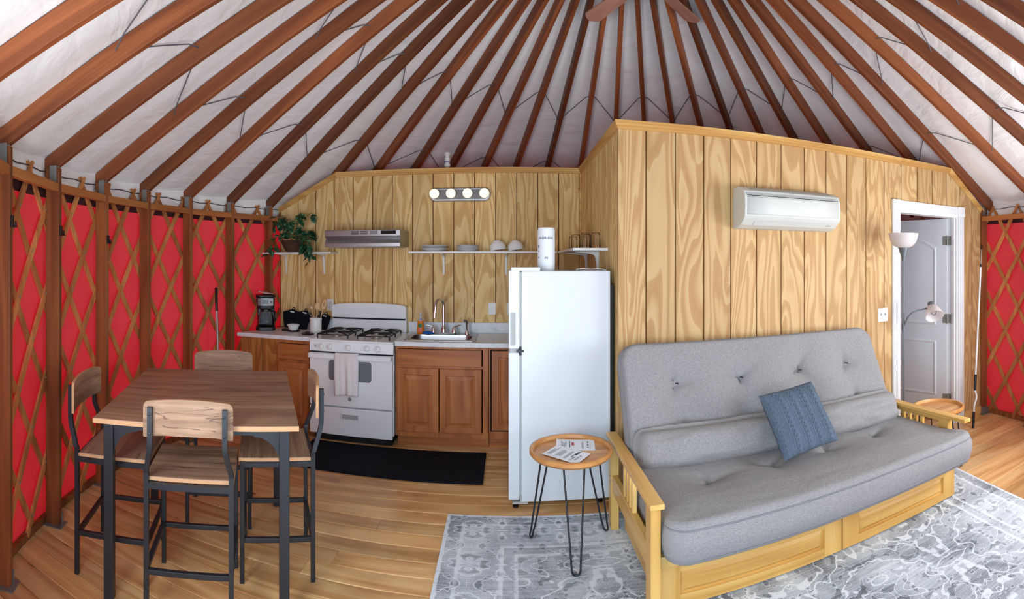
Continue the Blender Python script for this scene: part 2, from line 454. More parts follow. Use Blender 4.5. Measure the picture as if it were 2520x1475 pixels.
def globe():
    s = N('lit_globe_bulb', 0.3); s.col(srgb(250, 248, 244))
    s.b.inputs['Emission Color'].default_value = (1.0, 0.86, 0.66, 1); s.b.inputs['Emission Strength'].default_value = 0.7; return s.m
M['globe'] = globe()
M['cable'] = plain('steel_cable', (96, 98, 102), 0.4, 0.8)
M['cord'] = plain('grey_tie_cord', (92, 92, 98), 0.8)
M['subfloor'] = plain('dark_subfloor', (70, 44, 26), 0.9)
M['pinkbag'] = plain('pale_pink_paper', (232, 200, 206), 0.6)

# ================================================================ THE SETTING
def yp(th, rho, z): return Vector((CX + rho * cos(th), CY + rho * sin(th), z))

# ---- floor
sub = MB(); sub.lathe([(R + 0.10, -0.12), (R + 0.10, -0.022)], 96, (CX, CY, 0))
floor = tag(sub.build('floor', M['subfloor']), kind='structure')
row_w = 0.134; y = CY - R - 0.02
while y < 5.0:
    ym = y + row_w / 2; d = (R + 0.08) ** 2 - (ym - CY) ** 2
    if d > 0.02:
        hx = sqrt(d); x0, x1 = CX - hx, CX + hx; cuts = [x0]
        x = x0 + random.uniform(0.8, 3.0)
        while x < x1 - 0.6: cuts.append(x); x += random.uniform(2.0, 3.8)
        cuts.append(x1)
        for a, b in zip(cuts[:-1], cuts[1:]):
            L = b - a - 0.0015; w = row_w - 0.003; c = 0.003
            m = MB(); h = L / 2; k = w / 2
            pr = [(-k, -0.024), (k, -0.024), (k, -c), (k - c, 0), (-k + c, 0), (-k, -c)]
            m.poly([(-h, p, q) for p, q in pr], (L, 0, 0))
            m.build('plank', M['floor'], floor, loc=((a + b) / 2, ym, 0))
    y += row_w

# ---- rafters / studs angles (degrees about the centre), entrance left open
RTH = [223.5, 213.1, 202.5, 192.1, 182.8, 173.5, 164.2, 155.7, 146.9, 138.5, 129.9, 121.4, 113.2, 105.3, 97.3, 88.9, 80.4, 71.9,
       63.4, 55.3, 47.1, 39.0, 30.7, 22.7, 14.1, 5.4, -3.1, -13.6]
RTH = [244.0, 233.8] + RTH + [-23.8, -33.5, -43.0, -52.5, -62.0, -71.5, -81.0, -91.0]
BATH = (146.0, 0.0)         # studs between these angles stand behind the inner walls

# ---- roof liner
cm = MB(); NT, NR = 288, 40
ths = sorted(radians(t % 360) for t in RTH)
def sag(th):
    th %= 2 * pi
    for i in range(len(ths)):
        a = ths[i]; b = ths[(i + 1) % len(ths)] + (2 * pi if i == len(ths) - 1 else 0)
        t = th if th >= ths[0] else th + 2 * pi
        if a <= t <= b: return sin(pi * (t - a) / (b - a)) ** 2 * min(1, (b - a) / 0.2)
    return 0
def liner_pt(u, v):
    th = 2 * pi * u; rho = 0.55 + v * (R + 0.06 - 0.55)
    z = RA + 0.122 - RM * rho - 0.030 * sag(th) * (0.4 + 0.6 * v)
    n = noise.noise(Vector((cos(th) * 9, sin(th) * 9, rho * 5))) * 0.012 * (0.3 + v)
    return yp(th, rho, z + n)
cm.grid(liner_pt, NT, NR, True)
ceiling = tag(cm.build('ceiling', M['liner'], smooth=60), kind='structure')
outer = MB()
outer.grid(lambda u, v: yp(2 * pi * u, 0.55 + v * (R + 0.16 - 0.55), RA + 0.20 - RM * (0.55 + v * (R + 0.16 - 0.55))), 96, 2, True)
outer.build('roof_cover', M['liner'], ceiling)
L_r = (R + 0.04 - 0.5) * sqrt(1 + RM * RM)
rm = MB(); rd = 0.098
sl = math.atan(RM)
# local frame: x runs from eave (0) to ring (L_r); origin at the underside of the eave end
rm.poly([(0, -0.021, 0), (0.02, -0.021, -0.0), (L_r, -0.021, 0), (L_r, -0.021, rd), (-0.05, -0.021, rd), (-0.06, -0.021, 0.06)], (0, 0.042, 0))
rmesh = None
for i, t in enumerate(RTH):
    th = radians(t)
    p = yp(th, R + 0.04, RA - RM * (R + 0.04))
    if rmesh is None:
        o = rm.build('rafter', M['rafter'], ceiling, bevel=0.004); rmesh = o
    else: o = dup(rmesh, ceiling)
    o.location = p; o.rotation_euler = (0, -sl, th + pi)
ring = MB(); zr = RA - RM * 0.55
ring.lathe([(0.50, zr - 0.02), (0.57, zr - 0.02), (0.57, zr + 0.20), (0.50, zr + 0.20), (0.50, zr - 0.02)], 48, (CX, CY, 0))
ring.build('centre_ring', M['rafter'], ceiling)

# ---- yurt wall: red fabric shell, lattice, studs, rails
def arc_wall(name, d0, d1):
    n = max(8, int(abs(d1 - d0) / 2.0)); m = MB()
    m.grid(lambda u, v: yp(radians(d0 + (d1 - d0) * u), R, -0.02 + 2.02 * v), n, 6)
    return tag(m.build(name, M['red'], smooth=60), kind='structure')
DD = math.degrees(DOORA) % 360                      # about 256
wall_left = arc_wall('wall_left', 100.0, DD - 9)
wall_right = arc_wall('wall_right', DD - 360 + 9, 40.0)
wall_far = arc_wall('wall_far', 40.0, 100.0)
def band(name, d0, d1, z0, z1, mt, parent):
    m = MB(); n = int(abs(d1 - d0) / 2) + 2
    m.grid(lambda u, v: yp(radians(d0 + (d1 - d0) * u), R, z0 + (z1 - z0) * v), n, 1); return m.build(name, mt, parent, smooth=60)
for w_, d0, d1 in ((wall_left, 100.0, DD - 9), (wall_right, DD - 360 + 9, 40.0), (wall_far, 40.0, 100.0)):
    band('blocked_light_band', d0, d1, 2.0, 2.085, M['maroon'], w_); band('insulation_band', d0, d1, 2.085, 2.36, M['liner'], w_)  # first band is painted shade under the eave
band('door_head', DD - 9.2, DD + 9.2, 2.06, 2.34, M['liner'], wall_left)

TILT = 0.394
def slat_mesh(sgn, rad):
    m = MB(); n = 12; w = 0.040; t = 0.014
    z0, z1 = 0.02, 2.19
    L = hyp = sqrt((z1 - z0) ** 2 + (TILT * R) ** 2)
    ca, sa = (TILT * R) / L, (z1 - z0) / L          # along direction in (arc, z)
    pts = []
    for i in range(n + 1):
        s_ = i / n
        a0 = sgn * (s_ - 1) * TILT * R; zz = z0 + (z1 - z0) * s_
        ww = w / 2 * (0.45 if i == n else 1.0)
        row = []
        for q, rr in ((-1, rad - t / 2), (1, rad - t / 2), (1, rad + t / 2), (-1, rad + t / 2)):
            aa = a0 + q * ww * sa * 1.0; z2 = zz - q * sgn * ww * ca
            row.append((rr * cos(aa / R), rr * sin(aa / R), z2))
        pts.append(row)
    v = [p for r in pts for p in r]; f = []
    for i in range(n):
        for k in range(4): f.append((i * 4 + k, i * 4 + (k + 1) % 4, (i + 1) * 4 + (k + 1) % 4, (i + 1) * 4 + k))
    f += [(3, 2, 1, 0), (n * 4, n * 4 + 1, n * 4 + 2, n * 4 + 3)]
    return m.add(v, f)
SP = 5.35
slatA = slatB = None
def place_slats(wall, d0, d1, phase):
    global slatA, slatB
    k0 = math.ceil((d0 - phase) / SP); k1 = math.floor((d1 - phase) / SP)
    for k in range(k0, k1 + 1):
        th = phase + k * SP
        for sgn in (1, -1):
            te = th + sgn * 0.28
            lo = th - sgn * math.degrees(TILT)
            if not (d0 - 1 <= lo <= d1 + 1): continue
            if sgn == 1:
                if slatA is None: slatA = slat_mesh(1, R - 0.010).build('slat', M['slat'], wall); o = slatA
                else: o = dup(slatA, wall)
            else:
                if slatB is None: slatB = slat_mesh(-1, R - 0.026).build('slat', M['slat'], wall); o = slatB
                else: o = dup(slatB, wall)
            o.location = (CX, CY, 0); o.rotation_euler = (0, 0, radians(te))
place_slats(wall_left, 128.0, DD - 9, 182.8 - 0.6 + SP / 2)
place_slats(wall_right, -80.0, 32.0, -3.1 - 0.6)
# little bolts where slats cross
def bolts(wall, d0, d1, phase):
    m = MB(); k = 0
    dz = (2.17) / (2 * math.degrees(TILT) / SP)
    rows = int(2.1 / dz) + 1
    for rI in range(1, rows):
        z = 2.19 - 0.012 - rI * dz
        th = phase + (SP / 2 if rI % 2 else 0)
        kk = math.ceil((d0 - th) / SP)
        while th + kk * SP < d1:
            p = yp(radians(th + kk * SP), R - 0.036, z); q = Vector((CX, CY, z))
            if z > 0.05: m.lathe([(0.006, 0), (0.005, 0.004), (0.0001, 0.005)], 6, p, (q - p).normalized())
            kk += 1
    o = m.build('bolt', M['nickel'], wall); o['kind'] = 'stuff'; return o
bolts(wall_left, 150.0, DD - 10, 182.8 - 0.6 + SP / 2)
bolts(wall_right, -40.0, 8.0, -3.1 - 0.6)

sm = MB(); sm.box(R - 0.124, R - 0.034, -0.019, 0.019, 0.0, 2.17)
stud0 = None
rails = [t for t in RTH if not (BATH[1] < t < BATH[0])]
def studs_for(wall, angs):
    global stud0
    for t in angs:
        th = radians(t + 0.75)
        if stud0 is None: stud0 = sm.build('stud', M['stud'], wall, bevel=0.003); o = stud0
        else: o = dup(stud0, wall)
        o.location = (CX, CY, 0); o.rotation_euler = (0, 0, th)
        b = MB(); b.box(R - 0.108, R - 0.062, -0.022, -0.019, 2.07, 2.185); b.box(R - 0.108, R - 0.062, 0.019, 0.022, 2.07, 2.185)
        b.build('rafter_bracket', M['galv'], wall, loc=(CX, CY, 0), rot=(0, 0, th))
        f = MB(); f.box(R - 0.128, R - 0.034, -0.030, -0.020, 0.0, 0.07); f.box(R - 0.150, R - 0.034, -0.05, 0.05, 0.0, 0.006)
        f.build('foot_bracket', M['galv'], wall, loc=(CX, CY, 0), rot=(0, 0, th))
LA = [t for t in RTH if 150 < t < DD - 8]; RB = [t for t in RTH if t < 2]
studs_for(wall_left, LA); studs_for(wall_right, RB)
def rail_seg(wall, t0, t1, a0=0.31, a1=0.31):
    th0, th1 = radians(t0 + 0.75) , radians(t1 + 0.75)
    p = yp(th0, R - 0.102, 0); q = yp(th1, R - 0.102, 0); d = (q - p); L = d.length; d.normalize()
    m = MB(); m.box(-0.019, 0.019, 0.020, L - 0.020, 2.028, 2.078)
    m.build('rail', M['rail'], wall, loc=(p.x, p.y, 0), rot=(0, 0, atan2(d.y, d.x) - pi / 2), bevel=0.003)
LAs = sorted(LA)
for a, b in zip(LAs[:-1], LAs[1:]): rail_seg(wall_left, a, b)
rail_seg(wall_left, 149.6, LAs[0])
RBs = sorted(RB)
for a, b in zip(RBs[:-1], RBs[1:]): rail_seg(wall_right, a, b)
rail_seg(wall_right, RBs[-1], 1.2)
# steel cable in the lattice tips
for wall, d0, d1 in ((wall_left, 149.0, DD - 9), (wall_right, -80.0, 2.0)):
    n = int((d1 - d0) / 2.36)
    c = MB(); c.tube([yp(radians(d0 + (d1 - d0) * i / n), R - 0.018, 2.165 - (0.012 if i % 2 else 0)) for i in range(n + 1)], 0.004, 6)
    c.build('tension_cable', M['cable'], wall)
# curved kerb at the floor edge
for nm, d0, d1 in (('baseboard_left', 149.0, DD - 9), ('baseboard_right', -80.0, 1.0)):
    m = MB(); n = int((d1 - d0) / 2)
    prof = [(R - 0.032, 0), (R - 0.004, 0), (R - 0.004, 0.045), (R - 0.032, 0.045)]
    m.grid(lambda u, v: yp(radians(d0 + (d1 - d0) * u), *prof[int(round(v * 4)) % 4]), n, 4)
    tag(m.build(nm, M['stud']), kind='structure')
# black hooks screwed to the first studs
for t, z in ((213.1, 1.80), (202.5, 1.79), (192.1, 1.76)):
    th = radians(t + 0.75); p = yp(th, R - 0.124, z)
    m = MB(); m.box(-0.010, 0.0, -0.012, 0.012, -0.03, 0.03); m.box(-0.026, -0.010, -0.010, 0.010, -0.03, -0.018); m.box(-0.026, -0.020, -0.010, 0.010, -0.03, 0.0)
    o = m.build('wall_hook', M['blackp'], loc=p, rot=(0, 0, th), bevel=0.002)
    tag(o, 'small black hook screwed to an upright of the lattice wall', 'hook', 'black hooks on the wall uprights')

# ---- inner walls with grooved plywood boards
YK, YA, XS, GW = 4.90, 3.20, 0.71, 0.2032
ZT = 2.47
def ktop(x): return ZT if x > -1.71 else ZT + (x + 1.71) * (ZT - 2.135) / (2.36 - 1.71)
def atop(x): return ZT if x < 3.78 else ZT - (x - 3.78) * (ZT - 2.10) / (4.33 - 3.78)
def wall_poly(m, x0, x1, top, y0, y1, zb=0.0, kink=None):
    pts = [(x0, y0, zb), (x1, y0, zb), (x1, y0, top(x1))]
    if kink is not None and x0 < kink < x1: pts.append((kink, y0, top(kink)))
    pts.append((x0, y0, top(x0)))
    m.poly(pts, (0, y1 - y0, 0))
m = MB(); wall_poly(m, -2.36, 0.80, ktop, YK + 0.012, YK + 0.09, 0, -1.71)
wall_kitchen = tag(m.build('wall_kitchen', M['groove']), kind='structure')
x = 0.085 - GW * 13
while x < XS - 0.01:
    a, b = max(x, -2.36), min(x + GW, XS)
    if b - a > 0.02:
        m = MB(); g = 0.0045; wall_poly(m, a + (g if a > -2.36 else 0), b - g, ktop, YK, YK + 0.012, 0, -1.71)
        m.build('board', M['ply'], wall_kitchen)
    x += GW
DX0, DX1, DZ = 3.10, 3.91, 2.055             # door opening
m = MB()
wall_poly(m, XS + 0.013, DX0, atop, YA + 0.012, YA + 0.10); wall_poly(m, DX1, 4.33, atop, YA + 0.012, YA + 0.10)
wall_poly(m, DX0, DX1, atop, YA + 0.012, YA + 0.10, DZ, 3.78)
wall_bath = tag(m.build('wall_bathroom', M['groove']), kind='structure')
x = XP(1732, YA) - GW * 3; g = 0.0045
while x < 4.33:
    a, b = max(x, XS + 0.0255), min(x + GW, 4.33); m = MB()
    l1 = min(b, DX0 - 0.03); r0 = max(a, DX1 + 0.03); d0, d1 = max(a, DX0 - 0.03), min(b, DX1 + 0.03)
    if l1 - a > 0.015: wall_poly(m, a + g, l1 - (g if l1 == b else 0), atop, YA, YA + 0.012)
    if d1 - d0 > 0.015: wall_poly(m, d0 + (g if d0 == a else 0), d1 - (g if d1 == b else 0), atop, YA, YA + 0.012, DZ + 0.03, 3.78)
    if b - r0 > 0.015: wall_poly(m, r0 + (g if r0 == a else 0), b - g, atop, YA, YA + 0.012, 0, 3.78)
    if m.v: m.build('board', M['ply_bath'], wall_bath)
    x += GW
m = MB(); m.box(XS + 0.012, XS + 0.09, YA + 0.012, YK + 0.012, 0, ZT)
wall_side = tag(m.build('wall_side', M['groove']), kind='structure')
y = YA
while y < YK - 0.02:
    a, b = max(y, YA + 0.0255), min(y + GW, YK); m = MB(); m.box(XS, XS + 0.012, a + g, b - g, 0, ZT); m.build('board', M['ply'], wall_side); y += GW
# hidden back rooms: plain partition tops are open to the roof, as in the photo
def trim(name, m, mt, bevel=0.002): return tag(m.build(name, mt, bevel=bevel), kind='structure')
# stepped cap moulding along the wall tops
def capprof(o1, o2): return
def cap(name, p, q, nrm, mt, down=(0, 0, -1), m0=0, m1=0):
    """two-step moulding whose top runs from p to q; nrm points into the room"""
    p, q, nrm, dn = Vector(p), Vector(q), Vector(nrm), Vector(down)
    pr = [(-0.095, 0), (0.030, 0), (0.030, 0.016), (0.022, 0.020), (0.022, 0.030), (0.012, 0.036), (0.012, 0.050), (0.0, 0.054), (0.0, 0.020), (-0.095, 0.020)]
    d_ = (q - p).normalized(); n = len(pr); m = MB()
    v = [p + nrm * a + dn * b + d_ * (m0 * a) for a, b in pr] + [q + nrm * a + dn * b + d_ * (m1 * a) for a, b in pr]
    m.add(v, [tuple(range(n))[::-1], tuple(range(n, 2 * n))] + [(i, (i + 1) % n, n + (i + 1) % n, n + i) for i in range(n)]); return trim(name, m, mt, 0)
zc = ZT + 0.042
cap('trim_1', (-1.72, YK, zc), (XS, YK, zc), (0, -1, 0), M['plytrim'], m1=-1)
cap('trim_2', (XS, YK, zc), (XS, YA, zc), (-1, 0, 0), M['plytrimy'], m0=1, m1=1)
cap('trim_3', (XS, YA, zc), (3.78, YA, zc), (0, -1, 0), M['plytrim'], m0=-1)
cap('trim_4', (-2.37, YK - 0.0012, 2.135 + zc - ZT), (-1.7185, YK - 0.0012, zc - 0.0012), (0, -1, 0), M['plytrim'])
cap('trim_5', (3.775, YA - 0.003, zc), (4.33, YA - 0.003, 2.10 + zc - ZT), (0, -1, 0), M['plytrim'])
m = MB(); m.box(XS - 0.018, XS, YK - 0.018, YK, 0, ZT); trim('trim_6', m, M['plytrimy'])
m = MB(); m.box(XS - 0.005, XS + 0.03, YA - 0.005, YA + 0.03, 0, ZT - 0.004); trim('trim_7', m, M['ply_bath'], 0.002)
m = MB(); m.box(3.95 + .06, 4.33, YA - 0.014, YA, 0, 0.085); tag(m.build('baseboard_back', M['plytrim'], bevel=0.003), kind='structure')

# ---- bathroom door: fluted white casing, jamb, two-panel leaf standing ajar
m = MB()
def fluted(m, x0, x1, z0, z1, vert=True):
    yb = YA - 0.018
    m.box(x0, x1, yb, YA, z0, z1)
    n = 5
    for k in range(n):
        if vert:
            w = (x1 - x0) / (n + 0.6); a = x0 + w * (k + 0.45); m.box(a, a + w * 0.62, yb - 0.005, yb, z0, z1)
        else:
            w = (z1 - z0) / (n + 0.6); a = z0 + w * (k + 0.45); m.box(x0, x1, yb - 0.005, yb, a, a + w * 0.62)
CW = 0.085
fluted(m, DX0 - CW, DX0, 0, DZ); fluted(m, DX1, DX1 + CW, 0, DZ); fluted(m, DX0, DX1, DZ, DZ + CW, False)
casing = tag(m.build('door_1', M['trimwhite'], bevel=0.0015), kind='structure')
m = MB()
for xx in (DX0 - CW, DX1):
    m.box(xx - 0.004, xx + CW + 0.004, YA - 0.027, YA, DZ - 0.004, DZ + CW + 0.004)
    m.lathe([(0.030, 0), (0.030, 0.004), (0.022, 0.006), (0.014, 0.003), (0.0001, 0.005)], 20, (xx + CW / 2, YA - 0.027, DZ + CW / 2), (0, -1, 0))
m.build('corner_block', M['trimwhite'], casing, bevel=0.002)
m = MB(); m.box(DX0, DX0 + 0.018, YA - 0.002, YA + 0.12, 0, DZ); m.box(DX1 - 0.018, DX1, YA - 0.002, YA + 0.12, 0, DZ); m.box(DX0 + 0.018, DX1 - 0.018, YA - 0.002, YA + 0.12, DZ - 0.018, DZ)
m.box(DX1 - 0.030, DX1 - 0.018, YA + 0.02, YA + 0.055, 0, DZ - 0.018); m.box(DX0 + 0.018, DX0 + 0.030, YA + 0.02, YA + 0.055, 0, DZ - 0.018)
m.build('jamb', M['trimwhite'], casing)
# leaf, hinged at the far jamb; local x runs from hinge to latch edge
hx, hy = DX1 - 0.022, YA + 0.105
LW, LH, LT = 0.765, 2.02, 0.035
open_a = radians(180 - 74)
leaf = bpy.data.objects.new('door_2', None); COL.objects.link(leaf); leaf.location = (hx, hy, 0.012); leaf.rotation_euler = (0, 0, open_a)
tag(leaf, kind='structure')
m = MB(); m.box(0, LW, -LT / 2, LT / 2, 0, LH)
m.build('door_leaf', M['doorwhite'], leaf, bevel=0.002)
def panel_frame(x0, x1, z0, z1, arch, sgn):
    """moulded frame and raised field on the face y = sgn*LT/2"""
    y0 = sgn * LT / 2
    def outline(i):
        pts = [(x0 + i, z0 + i), (x1 - i, z0 + i), (x1 - i, z1 - i)]
        if arch:
            for k in range(1, 12):
                t = k / 12; xx = (x1 - i) + (x0 - x1 + 2 * i) * t
                pts.append((xx, z1 - i + arch * sin(pi * t)))
        pts.append((x0 + i, z1 - i)); return pts
    o0, o1, o2 = outline(0), outline(0.018), outline(0.036); n = len(o0)
    q = MB(); hs = (0.0003, 0.007, -0.0)
    rings = [[(a, y0 + sgn * h, b) for a, b in o] for o, h in ((o0, 0.0), (o1, 0.007), (o2, 0.001))]
    v = [p for r in rings for p in r]; f = []
    for j in range(2):
        for k in range(n): f.append((j * n + k, j * n + (k + 1) % n, (j + 1) * n + (k + 1) % n, (j + 1) * n + k))
    f.append(tuple(2 * n + k for k in range(n)))
    q.add(v, f); return q.build('door_panel', M['doorwhite'], leaf)
for sgn in (1, -1):
    panel_frame(0.12, LW - 0.12, 0.24, 0.80, 0, sgn)
    panel_frame(0.12, LW - 0.12, 0.95, 1.74, 0.10, sgn)
m = MB(); 
for z in (0.22, 1.02, 1.80):
    m.box(-0.004, 0.05, LT / 2, LT / 2 + 0.003, z - 0.045, z + 0.045); m.tube([(-0.006, LT / 2 + 0.006, z - 0.05), (-0.006, LT / 2 + 0.006, z + 0.05)], 0.006, 8)
m.build('hinge', M['nickel'], leaf)
m = MB()
for z in (0.22, 1.02, 1.80):
    m.box(DX1 - 0.0215, DX1 - 0.018, YA + 0.062, YA + 0.118, z - 0.033, z + 0.057)
    m.tube([(DX1 - 0.024, YA + 0.112, z - 0.038), (DX1 - 0.024, YA + 0.112, z + 0.062)], 0.006, 8)
m.build('hinge_plate', M['nickel'], casing)
for sgn in (1, -1):
    m = MB(); m.lathe([(0.026, 0), (0.026, 0.006), (0.010, 0.012), (0.010, 0.035), (0.024, 0.045), (0.027, 0.058), (0.018, 0.068), (0.0001, 0.070)], 20, (LW - 0.065, sgn * LT / 2, 0.95), (0, sgn, 0))
    m.build('door_knob', M['nickel'], leaf, smooth=50)

# ================================================================ KITCHEN
CT = 0.915                                           # worktop height
YF = 4.265                                           # front edge of the worktops
# ---- worktops
m = MB()
fl, bl = (-2.52, YF), (-2.25, 4.896)
m.poly([(fl[0], fl[1], CT - 0.038), (-1.748, YF, CT - 0.038), (-1.748, 4.896, CT - 0.038), (bl[0], bl[1], CT - 0.038)], (0, 0, 0.038))
o = m.build('countertop', M['laminate'], bevel=0.006, seg=3)
tag(o, 'short speckled white worktop carrying the coffee maker beside the stove', 'countertop')
s = MB(); s.box(-2.25, -1.748, 4.876, 4.896, CT, CT + 0.10); s.build('backsplash', M['laminate'], o, bevel=0.004)
SX0, SX1, SY0, SY1 = -0.91, -0.28, 4.345, 4.80
m = MB()
hx0, hx1, hy0, hy1 = SX0 + 0.02, SX1 - 0.02, SY0 + 0.02, SY1 - 0.02
m.box(-0.966, hx0, YF, 4.896, CT - 0.038, CT); m.box(hx1, 0.70, YF, 4.896, CT - 0.038, CT)
m.box(hx0, hx1, YF, hy0, CT - 0.038, CT); m.box(hx0, hx1, hy1, 4.896, CT - 0.038, CT)
o = m.build('countertop', M['laminate'])
tag(o, 'long speckled white worktop holding the steel sink', 'countertop')
s = MB(); s.box(-0.966, 0.70, 4.876, 4.896, CT, CT + 0.10); s.build('backsplash', M['laminate'], o, bevel=0.004)

# ---- cabinets
def raised_door(parent, x0, x1, z0, z1, yf, name='door', flat=False):
    m = MB(); m.box(x0, x1, yf, yf + 0.019, z0, z1)
    d = m.build(name, M['cabx' if flat else 'cab'], parent, bevel=0.004, seg=2)
    if not flat:
        i = 0.055; b = 0.028
        o0 = [(x0 + i, z0 + i), (x1 - i, z0 + i), (x1 - i, z1 - i), (x0 + i, z1 - i)]
        rings = []
        for dd, h in ((0, -0.0004), (0.006, 0.007), (0.012, 0.007), (b + 0.012, -0.003)):
            rings.append([(a + (dd if a < (x0 + x1) / 2 else -dd), yf + h, c + (dd if c < (z0 + z1) / 2 else -dd)) for a, c in o0])
        # groove is modelled by a sunk frame, then the raised field
        q = MB(); v = [p for r in rings for p in r]; f = []
        for j in range(3):
            for k in range(4): f.append((j * 4 + k, j * 4 + (k + 1) % 4, (j + 1) * 4 + (k + 1) % 4, (j + 1) * 4 + k))
        f.append((12, 13, 14, 15)); q.add(v, f)
        # cut the seat for the panel: the door front is a frame
        d.data.clear_geometry()
        fr = MB()
        oo = [(x0, z0), (x1, z0), (x1, z1), (x0, z1)]; ob = [(x0 + .004, z0 + .004), (x1 - .004, z0 + .004), (x1 - .004, z1 - .004), (x0 + .004, z1 - .004)]
        ii = [(x0 + i, z0 + i), (x1 - i, z0 + i), (x1 - i, z1 - i), (x0 + i, z1 - i)]
        rg = [[(a_, yf + 0.019, c_) for a_, c_ in oo], [(a_, yf + 0.004, c_) for a_, c_ in oo], [(a_, yf, c_) for a_, c_ in ob], [(a_, yf, c_) for a_, c_ in ii], [(a_, yf + 0.010, c_) for a_, c_ in ii]]
        fv = [p_ for r_ in rg for p_ in r_]; ff_ = [(0, 1, 2, 3), (16, 17, 18, 19)]
        for j in range(4):
            for k in range(4): ff_.append((j * 4 + k, j * 4 + (k + 1) % 4, (j + 1) * 4 + (k + 1) % 4, (j + 1) * 4 + k))
        fr.add(fv, ff_); d.modifiers.clear()
        me = fr.mesh('door'); me.materials.append(M['cab']); d.data = me
        q.build('raised_panel', M['cab'], d)
    return d
def cabinet(label, x0, x1, yf=4.290):
    t = thing('base_cabinet', label, 'cabinet', ((x0 + x1) / 2, (yf + 4.88) / 2, 0))
    t2 = Vector(t.location)
    m = MB(); m.box(x0, x0 + 0.016, yf + 0.02, 4.874, 0.10, CT - 0.0385); m.box(x1 - 0.016, x1, yf + 0.02, 4.874, 0.10, CT - 0.0385)
    m.box(x0 + 0.016, x1 - 0.016, 4.860, 4.874, 0.10, CT - 0.0385); m.box(x0 + 0.016, x1 - 0.016, yf + 0.02, 4.860, 0.10, 0.116); m.build('body', M['cab'], t, t2)
    m = MB(); m.box(x0, x1, yf + 0.08, yf + 0.10, 0.0, 0.10); m.build('toe_kick', M['cabx'], t, t2)
    return t
def part(t, name, m, mt, **k): return m.build(name, mt, t, Vector(t.location), **k)
yf = 4.29
# a: narrow cabinet between panel and stove
t = cabinet('narrow oak cabinet with drawer, between the plain plywood panel and the stove', -2.10, -1.750)
m = MB()
for a, b, c, d in ((-2.10, -2.075, 0.10, 0.876), (-1.775, -1.75, 0.10, 0.876), (-2.075, -1.775, 0.846, 0.876), (-2.075, -1.775, 0.665, 0.69), (-2.075, -1.775, 0.10, 0.13)):
    m.box(a, b, yf, yf + 0.02, c, d)
part(t, 'face_frame', m, M['cab'])
t2 = Vector(t.location)
def shift(o, t):                                     # meshes drawn in world coordinates -> under their thing
    o.data.transform(Matrix.Translation(-Vector(t.location)))
    for c in o.children: c.data.transform(Matrix.Translation(-Vector(t.location)))
    return o
shift(raised_door(t, -2.085, -1.765, 0.695, 0.842, yf - 0.019, 'drawer', True), t)
shift(raised_door(t, -2.085, -1.765, 0.118, 0.672, yf - 0.019), t)
# plywood filler
t = thing('filler_panel', 'grooved plywood panel closing the worktop end by the lattice wall', 'panel', (-2.31, 4.30, 0))
m = MB(); m.box(-2.49, -2.102, 4.312, 4.33, 0.0, 0.876); part(t, 'backing', m, M['ply_cab'])
for a, b in ((-2.49, -2.415), (-2.405, -2.262), (-2.252, -2.102)):
    m = MB(); m.box(a, b, 4.298, 4.312, 0, 0.876); part(t, 'board', m, M['ply_cab'], bevel=0.002)
# b: sink cabinet
t = cabinet('oak sink cabinet with two raised panel doors under the steel sink', -0.962, -0.165)
m = MB()
for a, b, c, d in ((-0.962, -0.938, 0.10, 0.876), (-0.212, -0.165, 0.10, 0.876), (-0.938, -0.212, 0.855, 0.876), (-0.938, -0.212, 0.69, 0.715), (-0.938, -0.212, 0.10, 0.15)):
    m.box(a, b, yf, yf + 0.02, c, d)
part(t, 'face_frame', m, M['cab'])
shift(raised_door(t, -0.946, -0.222, 0.712, 0.852, yf - 0.019, 'false_drawer', True), t)
shift(raised_door(t, -0.946, -0.588, 0.145, 0.690, yf - 0.019), t)
shift(raised_door(t, -0.580, -0.222, 0.145, 0.690, yf - 0.019), t)
# c: cabinet half hidden by the fridge
t = cabinet('oak cabinet with one tall door, half hidden behind the fridge', -0.160, 0.46)
m = MB(); m.box(-0.160, -0.150, yf, yf + 0.02, 0.10, 0.876); m.box(0.29, 0.46, yf, yf + 0.02, 0.10, 0.876); m.box(-0.15, 0.29, yf, yf + 0.02, 0.86, 0.876); m.box(-0.15, 0.29, yf, yf + 0.02, 0.10, 0.165)
part(t, 'face_frame', m, M['cab'])
m = MB(); m.box(-0.150, 0.29, yf + 0.012, yf + 0.019, 0.165, 0.86); part(t, 'dark_reveal', m, M['dark'])
shift(raised_door(t, -0.136, 0.28, 0.176, 0.848, yf - 0.019 + 0.006), t)

# ---- sink, faucet, sprayer
t = thing('kitchen_sink', 'stainless steel drop-in sink set into the long worktop', 'sink', ((SX0 + SX1) / 2, (SY0 + SY1) / 2, CT))
m = MB()
bx0, bx1, by0, by1 = SX0 + 0.045, SX1 - 0.045, SY0 + 0.035, SY1 - 0.115
cx, cy = (bx0 + bx1) / 2, (by0 + by1) / 2
outer_ = rrect((SX1 - SX0) / 2, (SY1 - SY0) / 2, 0.03, 6, (SX0 + SX1) / 2, (SY0 + SY1) / 2)
inner_ = rrect((bx1 - bx0) / 2, (by1 - by0) / 2, 0.07, 6, cx, cy)
def ringpts(sc, z): return [(cx + (p[0] - cx) * sc, cy + (p[1] - cy) * sc, z) for p in inner_]
rings = [[(p[0], p[1], CT + 0.0005) for p in outer_], [(p[0], p[1], CT + 0.005) for p in outer_], [(p[0], p[1], CT + 0.006) for p in inner_],
         ringpts(0.985, CT - 0.01), ringpts(0.96, CT - 0.13), ringpts(0.90, CT - 0.155), ringpts(0.12, CT - 0.162)]
n = len(inner_); v = [p for r in rings for p in r]; f = []
for j in range(len(rings) - 1):
    for k in range(n): f.append((j * n + k, j * n + (k + 1) % n, (j + 1) * n + (k + 1) % n, (j + 1) * n + k))
